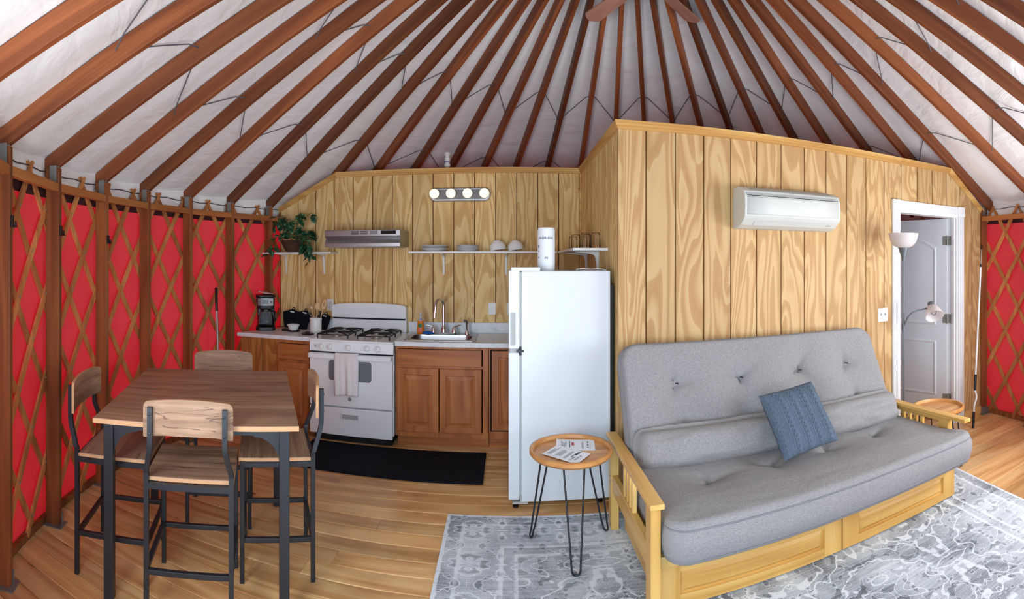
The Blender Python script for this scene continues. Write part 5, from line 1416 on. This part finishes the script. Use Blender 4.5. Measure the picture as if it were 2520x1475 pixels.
# drawers
mid = (0.662 + 2.648) / 2 + 0.05
for x0, x1 in ((0.664, 1.702), (1.710, 2.662)):
    yF = 2.205; z0, z1 = 0.018, 0.222
    m = MB(); m.box(x0 + 0.02, x1 - 0.02, yF + 0.02, 2.92, z0 + 0.01, 0.205)
    db = fpart('drawer', m, M['futony'])
    st = 0.115; rl = 0.048
    for q0 in (x0, x1 - st):
        m = MB(); m.box(q0, q0 + st, yF, yF + 0.02, z0, z1); fpart('drawer_stile', m, M['futonz'], db, bevel=0.002)
    xm = (x0 + x1) / 2
    notch = [(x0 + st, z1), (xm - 0.10, z1)] + [(xm - 0.10 + 0.2 * k / 8, z1 - 0.016 * sin(pi * k / 8) ** 0.6) for k in range(1, 8)] + [(xm + 0.10, z1), (x1 - st, z1), (x1 - st, z1 - rl), (x0 + st, z1 - rl)]
    m = MB(); m.poly([(a, yF, b) for a, b in notch], (0, 0.02, 0)); m.box(x0 + st, x1 - st, yF, yF + 0.02, z0, z0 + rl); fpart('drawer_rail', m, M['futon'], db)
    a0, a1, c0, c1 = x0 + st, x1 - st, z0 + rl, z1 - rl; dd = 0.030; m = MB()
    o0 = [(a0, c0), (a1, c0), (a1, c1), (a0, c1)]; o1 = [(a0 + dd, c0 + dd * .8), (a1 - dd, c0 + dd * .8), (a1 - dd, c1 - dd * .8), (a0 + dd, c1 - dd * .8)]
    v = [(a, yF + 0.014, c) for a, c in o0] + [(a, yF + 0.012, c) for a, c in [(p[0] + (0.012 if p[0] < xm else -0.012), p[1] + (0.010 if p[1] < 0.12 else -0.010)) for p in o0]] + [(a, yF + 0.003, c) for a, c in o1]
    f = []
    for j in range(2):
        for k in range(4): f.append((j * 4 + k, j * 4 + (k + 1) % 4, (j + 1) * 4 + (k + 1) % 4, (j + 1) * 4 + k))
    f.append((8, 9, 10, 11)); m.add(v, f); fpart('drawer_panel', m, M['futon'], db)

# ---- mattress: boxed cushions with piping and tufts
def cushion(L, Wd, T, Rc, rr, bulge, tufts, wr=0.0, seed=0, nx=120, ny=56, depth=0.03, side_bulge=0.012):
    """boxed cushion in local coordinates: x in +-L/2, y in +-Wd/2, z in +-T/2; returns MB and outline"""
    hx, hy = L / 2, Wd / 2
    def ax(n):
        out = []
        for i in range(n + 1):
            s_ = 2 * i / n - 1; out.append((s_ * 0.55 + 0.45 * sin(s_ * pi / 2)))
        return out
    gx, gy = ax(nx), ax(ny); m = MB()
    def plan(a, b):
        x, y = a * hx, b * hy
        qx = max(-(hx - Rc), min(hx - Rc, x)); qy = max(-(hy - Rc), min(hy - Rc, y)); dx, dy = x - qx, y - qy
        l = sqrt(dx * dx + dy * dy); mm = max(abs(dx), abs(dy))
        if l > 1e-9 and abs(dx) > 1e-9 and abs(dy) > 1e-9: x, y = qx + dx / l * mm, qy + dy / l * mm
        db = (Rc - mm) if (abs(dx) > 1e-9 or abs(dy) > 1e-9) else Rc + min(hx - Rc - abs(x), hy - Rc - abs(y))
        return x, y, max(0.0, db)
    def height(x, y, db, s_):
        k = min(1.0, db / rr); e_ = sqrt(max(0.0, 1 - (1 - k) ** 2))
        z = T / 2 - rr + rr * e_ + (bulge * min(1.0, db / 0.22) ** 0.8 if s_ > 0 else 0)
        if s_ > 0:
            for tx, ty in tufts:
                d2 = (x - tx) ** 2 + (y - ty) ** 2; d_ = sqrt(d2); an = atan2(y - ty, x - tx)
                cr = abs(cos(an * 1.5 + tx * 5.0)) ** 6
                z -= depth * exp(-d_ / 0.045) * (0.85 + 0.5 * cr) + depth * 0.75 * exp(-d2 / 0.030) + depth * 0.35 * cr * exp(-d_ / 0.11)
            if wr: z += wr * (noise.noise(Vector((x * 3.0 + seed, y * 9.0, seed))) + 0.5 * noise.noise(Vector((x * 8.0 + seed, y * 22.0, seed)))) * min(1, db / 0.05)
            z += 0.004 * noise.noise(Vector((x * 5 + seed, y * 5, 3.1)))
        return z
    W2 = nx + 1; topv, botv = [], []
    for b in gy:
        for a in gx:
            x, y, db = plan(a, b); topv.append((x, y, height(x, y, db, 1))); botv.append((x, y, -height(x, y, db, -1)))
    f = []; of_ = len(topv)
    for j in range(ny):
        for i in range(nx):
            f.append((j * W2 + i, j * W2 + i + 1, (j + 1) * W2 + i + 1, (j + 1) * W2 + i)); f.append(tuple(of_ + k for k in (j * W2 + i, (j + 1) * W2 + i, (j + 1) * W2 + i + 1, j * W2 + i + 1)))
    loop = [i for i in range(W2)] + [j * W2 + nx for j in range(1, ny + 1)] + [ny * W2 + i for i in range(nx - 1, -1, -1)] + [j * W2 for j in range(ny - 1, 0, -1)]
    m.add(topv + botv, f); n = len(loop)
    rings = []
    for k in range(7):
        tt = k / 6; row = []
        for q in loop:
            x, y, z = topv[q]; nx_, ny_ = x / hx, y / hy; l = sqrt(nx_ ** 6 + ny_ ** 6) + 1e-9
            b = side_bulge * sin(pi * tt) * (1 + 0.5 * noise.noise(Vector((x * 3, y * 3, tt * 2 + seed))))
            ex, ey = (abs(nx_) ** 5 * (1 if x > 0 else -1)), (abs(ny_) ** 5 * (1 if y > 0 else -1))
            row.append((x + ex * b, y + ey * b, z + (botv[q][2] - z) * tt))
        rings.append(row)
    vv = [p for r in rings for p in r]; f = []
    for j in range(6):
        for k in range(n): f.append((j * n + k, j * n + (k + 1) % n, (j + 1) * n + (k + 1) % n, (j + 1) * n + k))
    m.add(vv, f)
    top_loop = [topv[q] for q in loop]; bot_loop = [botv[q] for q in loop]
    return m, top_loop, bot_loop
mt_ = thing('futon_mattress', 'thick grey linen futon mattress folded into seat and backrest', 'mattress', ((FX0 + FX1) / 2, 2.55, 0.288))
MX0, MX1 = 0.672, 2.600
L = MX1 - MX0
def put(name, tup, loc, tilt, mat, piping=True, sm_=70):
    m, tl, bl = tup
    o = m.build(name, mat, mt_, smooth=sm_); o.location = Vector(loc) - Vector(mt_.location); o.rotation_euler = (tilt, 0, 0)
    if piping:
        q = MB(); q.tube(tl[::2], 0.0042, 6, True); q.tube(bl[::2], 0.0042, 6, True); q.build('piping', M['piping'], o, smooth=60)
    return o
seat_t = [(-0.62, 0.14), (-0.21, 0.15), (0.21, 0.15), (0.62, 0.15), (-0.40, -0.12 + 0.02), (0.02, 0.06), (0.43, 0.04)]
seat_t = [(-0.60, 0.075), (-0.20, 0.105), (0.20, 0.115), (0.60, 0.150)]
XM = (MX0 + MX1) / 2
def widen(tup):
    # in front of the arm post the free corner spreads sideways
    m, a, b = tup
    def w(p):
        k = max(0.0, min(1.0, (-0.14 - p[1]) / 0.16)); k = k * k * (3 - 2 * k); s_ = max(0.0, (p[0] - 0.70) / (L / 2 - 0.70))
        return (p[0] + 0.085 * k * s_, p[1], p[2])
    m.v = [w(p) for p in m.v]; return m, [w(p) for p in a], [w(p) for p in b]
seat = put('seat_cushion', widen(cushion(L, 0.765, 0.188, 0.10, 0.030, 0.012, seat_t, 0.004, 1.0, depth=0.040)), (XM, 2.412, 0.384), radians(0), M['grey'])
bl_, bth = 0.700, 0.160
tilt = math.atan2(0.888, 0.46)
cpos = bk_pt(0.10 + bl_ / 2 + 0.02, 0.078)
back_t = [(-0.62, 0.10), (-0.18, 0.10), (0.27, 0.10), (0.68, 0.10), (-0.60, -0.17), (-0.15, -0.17), (0.30, -0.17), (0.70, -0.17)]
back = put('back_cushion', cushion(L - 0.015, bl_, bth, 0.11, 0.026, 0.010, back_t, 0.003, 5.0, depth=0.050), (XM, cpos.y, cpos.z), tilt, M['grey'])
roll = put('lumbar_fold', cushion(L - 0.06, 0.215, 0.20, 0.06, 0.085, 0.004, [], 0.022, 9.0, nx=110, ny=36, side_bulge=0.02), (XM, 2.720, 0.545), radians(70), M['grey'], False)
for tx, ty in back_t[:4]:
    m = MB(); m.tube([(tx, ty, bth / 2 - 0.062), (tx + 0.004, ty - 0.004, bth / 2 - 0.044), (tx + 0.008, ty - 0.012, bth / 2 - 0.038)], 0.0035, 6); m.build('tuft_tie', M['blackp'], back, smooth=60)

# ---- throw pillow, cable knit
NP = 150
m = MB()
def knit(u, v):
    x = u * 15.0; c = x % 3.0; h = 0.0
    if c < 1.25:                                     # cable column of two strands
        ph = v * 2 * pi * 7; k = (c / 1.25 - 0.5) * 2
        h = max(0, 1 - ((k - 0.5 * sin(ph)) / 0.42) ** 2, 1 - ((k + 0.5 * sin(ph)) / 0.42) ** 2)
    elif c < 1.7: h = 0.15
    elif c < 2.5:
        k = (c - 1.7) / 0.8; h = 0.5 + 0.5 * sin((v * 44 + abs(k - 0.5) * 4) * pi)
        h *= 0.55
    else: h = 0.6 * sin(pi * (c - 2.5) / 0.5)
    return h
pw = 0.395
def pil(u, v, sgn):
    a, b = 2 * u - 1, 2 * v - 1
    pin = 0.045
    x = a * pw / 2 * (1 - pin * (1 - b * b) * 0.8); y = b * pw / 2 * (1 - pin * (1 - a * a) * 0.8)
    prof = (max(0, 1 - a ** 4) * max(0, 1 - b ** 4)) ** 0.55
    z = 0.062 * prof + (0.0085 * knit(u, v) if sgn > 0 else 0.002) * min(1, prof * 3)
    return (x, y, sgn * z)
m.grid(lambda u, v: pil(u, v, 1), NP, NP); m.grid(lambda u, v: pil(u, v, -1), 40, 40)
o = m.build('throw_pillow', M['knit'], smooth=80)
o.location = (1.640, 2.545, 0.665); o.rotation_euler = (radians(54), radians(-5), radians(4))
tag(o, 'slate blue cable knit throw pillow leaning on the grey futon', 'pillow')

# ================================================================ SIDE TABLES
def side_table(label, c, rad, h, feet, th_r=0.0055, rim=0.040, zoff=RZ):
    t = thing('side_table', label, 'side table', (c[0], c[1], zoff))
    m = MB(); m.lathe([(0.0001, h - 0.040), (rad - 0.03, h - 0.040), (rad - 0.012, h - 0.036), (rad, h - 0.022), (rad, h - 0.003), (rad - 0.004, h), (rad - 0.016, h), (rad - 0.019, h - 0.004), (rad - 0.0225, h - 0.022), (rad - 0.0225, h - 0.0365)], 56); m.build('tray_rim', M['traywood'], t, smooth=40)
    y = -rad + 0.026; wd = (2 * rad - 0.052) / 6
    for k in range(6):
        a, b = y + wd * k, y + wd * (k + 1) - 0.0012; rr_ = rad - 0.0235
        pts = []
        for yy in (a, (a + b) / 2, b): pts.append((sqrt(max(1e-5, rr_ ** 2 - yy ** 2)), yy))
        for yy in (b, (a + b) / 2, a): pts.append((-sqrt(max(1e-5, rr_ ** 2 - yy ** 2)), yy))
        m = MB(); m.poly([(p[0], p[1], h - 0.034) for p in pts], (0, 0, 0.012)); m.build('plank', M['traywood'], t)
    for fx_, fy_ in feet:
        dv = Vector((fx_, fy_, 0)); l = dv.length; dv.normalize(); sd = Vector((-dv.y, dv.x, 0))
        ti = dv * (rad * 0.66); to = dv * l; ga = 0.056
        pts = [ti - sd * ga + Vector((0, 0, h - 0.040))]
        foot = to + Vector((0, 0, th_r))
        pts.append(foot - sd * 0.024 + Vector((0, 0, 0.05)) - dv * 0.009)
        for k in range(9):
            a = pi * k / 8; pts.append(foot - sd * 0.022 * cos(a) + Vector((0, 0, 0.024 * (1 - sin(a)))) )
        pts.append(foot + sd * 0.024 + Vector((0, 0, 0.05)) - dv * 0.009)
        pts.append(ti + sd * ga + Vector((0, 0, h - 0.040)))
        m = MB(); m.tube(pts, th_r, 8); m.build('hairpin_leg', M['black'], t, smooth=60)
    return t
tcx, tcy = 0.350, 2.800
side_table('round wooden tray table with papers and black hairpin legs beside the fridge', (tcx, tcy), 0.232, 0.560, [(-0.214, 0.125), (-0.006, -0.259), (0.222, 0.144)])
side_table('round wooden tray table behind the futon arm near the floor lamp', (3.02, 2.665), 0.205, 0.455, [(0.05, -0.19), (0.12, 0.13), (-0.15, 0.10)])
# papers with print on the tray
def sheet(label, corners, z, printer):
    a, b, c_, d_ = [Vector(p) for p in corners]; t = thing('printed_sheet', label, 'paper', ((a + b + c_ + d_) / 4).to_3d() + Vector((0, 0, z)))
    o3 = Vector(((a + b + c_ + d_) / 4).to_3d())
    def S(u, v, h=0.0): p = (a * (1 - u) + b * u) * (1 - v) + (d_ * (1 - u) + c_ * u) * v; return (p.x - o3.x, p.y - o3.y, h)
    m = MB(); m.grid(lambda u, v: S(u, v, 0.0004 + 0.0012 * (noise.noise(Vector((u * 3, v * 3, z * 90))) + 1)), 10, 10); s_ = m.build('sheet', M['paper'], t); md = s_.modifiers.new('t', 'SOLIDIFY'); md.thickness = 0.0003
    for nm, mt, rects in printer:
        m = MB()
        for u0, u1, v0, v1 in rects: m.add([S(u0, v0, 0.0032), S(u1, v0, 0.0032), S(u1, v1, 0.0032), S(u0, v1, 0.0032)], [(0, 1, 2, 3)])
        m.build(nm, mt, t)['kind'] = 'stuff'
    return t, S
zt_ = RZ + 0.560 - 0.022
pp = lambda x, y: P(x, y, zt_).to_2d()
rl = random.Random(3)
def txt(u0, u1, v0, v1, n, ragged=0.35):
    out = []
    for k in range(n):
        v = v0 + (v1 - v0) * k / n; e_ = u1 - (u1 - u0) * ragged * rl.random(); u = u0
        while u < e_: w_ = rl.uniform(0.02, 0.06); out.append((u, min(u + w_, e_), v, v + (v1 - v0) / n * 0.5)); u += w_ + 0.012
    return out
# lower sheet (reads from its far corner): u along the long text direction
sheet('printed sheet lying flat at the rear of the tray table', (pp(1369, 1110), pp(1465, 1110), pp(1462, 1083), pp(1369, 1082)), zt_ + 0.0003,
      [('body_text', M['printgrey'], [(a, b, c, d) for c, d, a, b in txt(0.1, 0.9, 0.13, 0.28, 4)] + [(a, b, c, d) for c, d, a, b in txt(0.15, 0.85, 0.66, 0.72, 2)]),
       ('heading_text', M['print'], [(a, b, c, d) for c, d, a, b in txt(0.25, 0.85, 0.34, 0.38, 1, 0.05)]), ('red_logo', M['printred'], [(0.40, 0.46, 0.42, 0.70)]), ('table_print', M['printgrey'], [(0.80, 0.84, 0.2, 0.3), (0.80, 0.84, 0.4, 0.55), (0.80, 0.84, 0.65, 0.8), (0.88, 0.885, 0.15, 0.85)])])
tt, S = sheet('printed Wi-Fi information sheet lying at the front of the tray table', (pp(1334, 1120), pp(1420, 1146), pp(1454, 1120), pp(1372, 1098)), zt_ + 0.0042,
      [('body_text', M['printgrey'], [(a, b, c, d) for c, d, a, b in txt(0.12, 0.9, 0.08, 0.20, 3)] + [(a, b, c, d) for c, d, a, b in txt(0.2, 0.8, 0.30, 0.46, 5, 0.5)] + [(a, b, c, d) for c, d, a, b in txt(0.15, 0.85, 0.54, 0.62, 3, 0.1)]),
       ('frame_print', M['printgrey'], [(0.26, 0.262, 0.08, 0.92), (0.50, 0.502, 0.08, 0.92), (0.26, 0.50, 0.08, 0.09), (0.26, 0.50, 0.91, 0.92)]),
       ('logo_print', M['print'], [(0.68, 0.70, 0.35, 0.70), (0.70, 0.75, 0.58, 0.86), (0.75, 0.77, 0.74, 0.94)])])
def lettering(body, u, v, size):
    c = bpy.data.curves.new('lettering', 'FONT'); c.body = body; c.size = size; c.align_x = 'CENTER'; c.extrude = 0.0001
    tmp = bpy.data.objects.new('tmp', c); COL.objects.link(tmp); bpy.context.view_layer.update()
    me = bpy.data.meshes.new_from_object(tmp.evaluated_get(bpy.context.evaluated_depsgraph_get())); bpy.data.objects.remove(tmp)
    me.materials.clear(); me.materials.append(M['print'])
    o = bpy.data.objects.new('lettering', me); COL.objects.link(o); o.parent = tt; o['kind'] = 'stuff'; p = S(u, v, 0.0033); q = S(u, v + 0.1, 0); o.location = p
    o.rotation_euler = (0, 0, atan2(q[1] - p[1], q[0] - p[0])); return o
lettering('Wi-Fi is', 0.88, 0.45, 0.022); lettering('Creek', 0.775, 0.30, 0.022)

# ================================================================ FLOOR LAMP
lx_, ly_ = 2.905, 2.945
t = thing('floor_lamp', 'grey torchiere floor lamp with white bowl and side reading arm', 'floor lamp', (lx_, ly_, RZ))
m = MB(); m.lathe([(0.115, 0), (0.118, 0.012), (0.110, 0.022), (0.030, 0.034), (0.012, 0.05)], 32); m.build('base', M['greymetal'], t, smooth=40)
m = MB(); m.tube([(0, 0, 0.04), (0, 0, 1.62)], 0.0095, 12); m.build('pole', M['greymetal'], t, smooth=60)
m = MB(); m.lathe([(0.014, 1.60), (0.016, 1.63), (0.030, 1.665), (0.042, 1.70), (0.046, 1.715), (0.0001, 1.716)], 24); m.build('bowl_holder', M['greymetal'], t, smooth=50)
m = MB(); m.lathe([(0.040, 1.705), (0.080, 1.722), (0.108, 1.760), (0.124, 1.822), (0.1225, 1.8225), (0.106, 1.763), (0.079, 1.727), (0.040, 1.712)], 36); m.build('bowl_shade', M['shade'], t, smooth=60)
ap = smoothpath([(0, 0, 1.05), (0.004, -0.02, 1.10), (0.03, -0.05, 1.165), (0.10, -0.075, 1.195), (0.19, -0.085, 1.205), (0.235, -0.085, 1.21)], 6)
m = MB(); m.tube(ap, 0.0065, 10); m.tube([(0, 0, 1.03), (0, 0, 1.09)], 0.014, 10); m.build('reading_arm', M['greymetal'], t, smooth=60)
hd_ = Vector((-0.30, -0.62, -0.72)).normalized(); hp = Vector((0.240, -0.085, 1.235))
m = MB(); m.lathe([(0.018, -0.02), (0.028, -0.012), (0.028, 0.030), (0.022, 0.036)], 20, hp, tuple(hd_)); m.build('socket', M['greymetal'], t, smooth=40)
m = MB(); m.lathe([(0.026, 0.018), (0.042, 0.030), (0.062, 0.075), (0.078, 0.125), (0.0765, 0.1255), (0.060, 0.077), (0.040, 0.034), (0.024, 0.024)], 32, hp, tuple(hd_)); m.build('reading_shade', M['shade'], t, smooth=60)
m = MB(); m.lathe([(0.012, 0.03), (0.014, 0.05), (0.024, 0.075), (0.024, 0.09), (0.014, 0.106), (0.0001, 0.110)], 16, hp, tuple(hd_)); m.build('bulb', M['glass'], t, smooth=60)

# ================================================================ MINI SPLIT AIR CONDITIONER
ax0, ax1 = 1.520, 2.315
t = thing('air_conditioner', 'white wall mounted split air conditioner on the plywood wall', 'air conditioner', ((ax0 + ax1) / 2, YA, 1.83))
aw = (ax1 - ax0) / 2
pr = [(0, 0.0), (-0.060, 0.004), (-0.115, 0.022), (-0.160, 0.055), (-0.182, 0.078), (-0.186, 0.15), (-0.180, 0.215), (-0.160, 0.252), (-0.115, 0.277), (-0.085, 0.285), (-0.04, 0.287), (0, 0.285)]
m = MB(); m.poly([(-aw, a - 0.001, b) for a, b in pr], (2 * aw, 0, 0)); m.build('housing', M['acwhite'], t, bevel=0.004, seg=2)
m = MB(); m.grid(lambda u, v: (-aw + 0.018 + (2 * aw - 0.036) * u, -0.1865 - 0.004 * sin(pi * v) + 0.006 * v * v, 0.088 + 0.128 * v), 4, 8); fp = m.build('front_panel', M['acwhite'], t, smooth=60)
md = fp.modifiers.new('t', 'SOLIDIFY'); md.thickness = 0.004
m = MB(); m.poly([(-aw + 0.018, -0.1775, 0.2185), (-aw + 0.018, -0.1815, 0.218), (-aw + 0.018, -0.1720, 0.2375), (-aw + 0.018, -0.1690, 0.2365)], (2 * aw - 0.036, 0, 0)); m.build('upper_slot', M['acgrey'], t)
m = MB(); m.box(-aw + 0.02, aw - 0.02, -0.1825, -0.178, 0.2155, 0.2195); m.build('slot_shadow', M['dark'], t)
m = MB()
for k in range(8):
    a = -aw + 0.06 + k * 0.086; m.poly([(a, -0.150, 0.2605), (a, -0.092, 0.2855), (a + 0.078, -0.092, 0.2855), (a + 0.078, -0.150, 0.2605)], (0, -0.0012, 0.0012))
m.build('intake_grille', M['acgrey'], t)
m = MB(); m.poly([(-aw + 0.09, -0.118, 0.0225), (-aw + 0.09, -0.1575, 0.0520), (-aw + 0.09, -0.1595, 0.0515), (-aw + 0.09, -0.1195, 0.0205)], (2 * aw - 0.22, 0, 0)); m.build('louver', M['acwhite'], t, bevel=0.001)
m = MB(); m.box(-aw + 0.006, aw - 0.006, -0.1835, -0.180, 0.0800, 0.0825); m.build('panel_seam', M['acgrey'], t)
m = MB(); m.poly([(aw - 0.10, -0.1330, 0.0335), (aw - 0.10, -0.1430, 0.0410), (aw - 0.06, -0.1430, 0.0410), (aw - 0.06, -0.1330, 0.0335)], (0, -0.0008, -0.0010)); m.build('receiver_window', M['acgrey'], t)

# ================================================================ POLES AGAINST THE WALLS
# mop leaning in the corner between lattice and worktop
a, b = Vector((-2.42, 4.12, 0.02)), Vector((-2.54, 4.18, 1.36))
a = P(543, 1010, 0.0); a = Vector((-2.50, 3.93, 0.0)); b = Vector((-2.59, 4.0, 1.36))
t = thing('mop', 'grey mop handle with black grip leaning by the worktop end', 'mop', a)
d = b - a
m = MB(); m.tube([d * 0.03, d * 0.42], 0.0125, 10); m.build('lower_grip', M['blackp'], t, smooth=60)
m = MB(); m.tube([d * 0.42, d * 0.84], 0.0105, 10); m.build('shaft', M['nickel'], t, smooth=60)
m = MB(); m.tube([d * 0.84, d * 0.995, d], [0.0135, 0.0135, 0.006], 10); m.build('handle_grip', M['blackp'], t, smooth=60)
m = MB(); m.box(-0.12, 0.12, -0.05, 0.05, 0.0, 0.035); m.build('mop_head', M['acgrey'], t, bevel=0.01)
# telescopic crank pole leaning in the corner beyond the bathroom door
a = P(2386, 1003, 0.02); b_ = Vector((4.06, 3.00, 1.76))
a = Vector((3.88, 2.98, 0.0)); b_ = P(2416, 606, Y=3.05)
t = thing('crank_pole', 'long white telescopic crank pole leaning by the bathroom door casing', 'pole', a)
d = b_ - a
m = MB(); m.tube([d * 0.0, d * 0.085], 0.013, 10); m.build('lower_grip', M['blackp'], t, smooth=60)
m = MB(); k1 = d * 0.085; k2 = d * 0.20; m.tube(smoothpath([k1, k1 + Vector((0.002, -0.004, 0.06)), k1 + Vector((0.035, -0.006, 0.14)), k2], 5), 0.009, 10); m.build('crank_bend', M['whitep'], t, smooth=60)
m = MB(); m.tube([d * 0.20, d * 0.285], 0.0135, 10); m.build('upper_grip', M['blackp'], t, smooth=60)
m = MB(); m.tube([d * 0.285, d * 0.88], 0.0095, 10); m.build('outer_tube', M['whitep'], t, smooth=60)
m = MB(); m.tube([d * 0.88, d * 0.895], 0.0115, 10); m.build('collar', M['blackp'], t, smooth=60)
m = MB(); m.tube([d * 0.895, d * 0.98], 0.0065, 8); m.build('inner_tube', M['nickel'], t, smooth=60)
m = MB(); m.tube(smoothpath([d * 0.98, d * 0.995 + Vector((0.012, 0, 0)), d + Vector((0.0, 0, 0.012)), d * 0.99 + Vector((-0.014, 0, 0))], 4), 0.005, 8); m.build('hook', M['blackp'], t, smooth=60)

# ================================================================ CEILING FAN AND TIE CORDS
FZ = 3.62; fcx, fcy = CX + 0.17, CY + 0.16
t = thing('ceiling_fan', 'ceiling fan with pale wood blades hanging under the roof ring', 'ceiling fan', (fcx, fcy, FZ))
m = MB(); m.lathe([(0.05, -0.08), (0.10, -0.07), (0.13, -0.03), (0.13, 0.05), (0.08, 0.10), (0.03, 0.12)], 32); m.build('motor', M['greymetal'], t, smooth=50)
m = MB(); m.tube([(0, 0, 0.1), (0, 0, 0.35)], 0.014, 12); m.build('downrod', M['greymetal'], t, smooth=60)
m = MB(); m.tube([(0.5 * -1.06, -0.16, 0.345), (0.44, -0.16, 0.345)], 0.02, 6); m.build('mount_bar', M['rafter'], t)
bl0 = None
for k in range(5):
    a = radians(BLA := 42.0) + k * 2 * pi / 5
    if bl0 is None:
        m = MB(); n = 8; pts = [(0.20, -0.050), (0.70, -0.072)] + [(0.72 + 0.04 * sin(pi * j / n), -0.062 + 0.124 * j / n) for j in range(n + 1)] + [(0.70, 0.072), (0.20, 0.050)]
        m.poly([(p, q * cos(0.2), q * sin(0.2)) for p, q in pts], (0, 0, 0.008)); bl0 = m.build('blade', M['fanblade'], t); o = bl0
        m = MB(); m.bar((0.10, 0, 0.0), (0.26, 0, -0.003), 0.05, 0.006); bi0 = m.build('blade_iron', M['greymetal'], bl0)
    else:
        o = dup(bl0, t); dup(bi0, o)
    o.rotation_euler = (0, 0, a)
def cords(label, rp_, rt_, odd, i0, i1):
    m = MB(); pts = []
    for i in range(i0, i1):
        th = radians(RTH[i]); rho = rp_ if (i + odd) % 2 else rt_
        pts.append(yp(th, rho, RA + 0.066 - RM * rho))
    full = []
    for p, q in zip(pts[:-1], pts[1:]):
        for k in range(6):
            s_ = k / 6; r_ = p.lerp(q, s_); r_.z += 0.028 * min(1, sin(pi * s_) * 2.2); full.append(r_)
    full.append(pts[-1]); m.tube(full, 0.0038, 5)
    o = m.build('tie_cord', M['cord'], smooth=60); tag(o, label, 'cord')
cords('thin grey tie cord zigzagging between the rafters nearer the roof ring', 1.78, 2.12, 0, 0, len(RTH))
cords('thin grey tie cord zigzagging between the rafters nearer the wall', 2.62, 2.98, 1, 0, len(RTH))
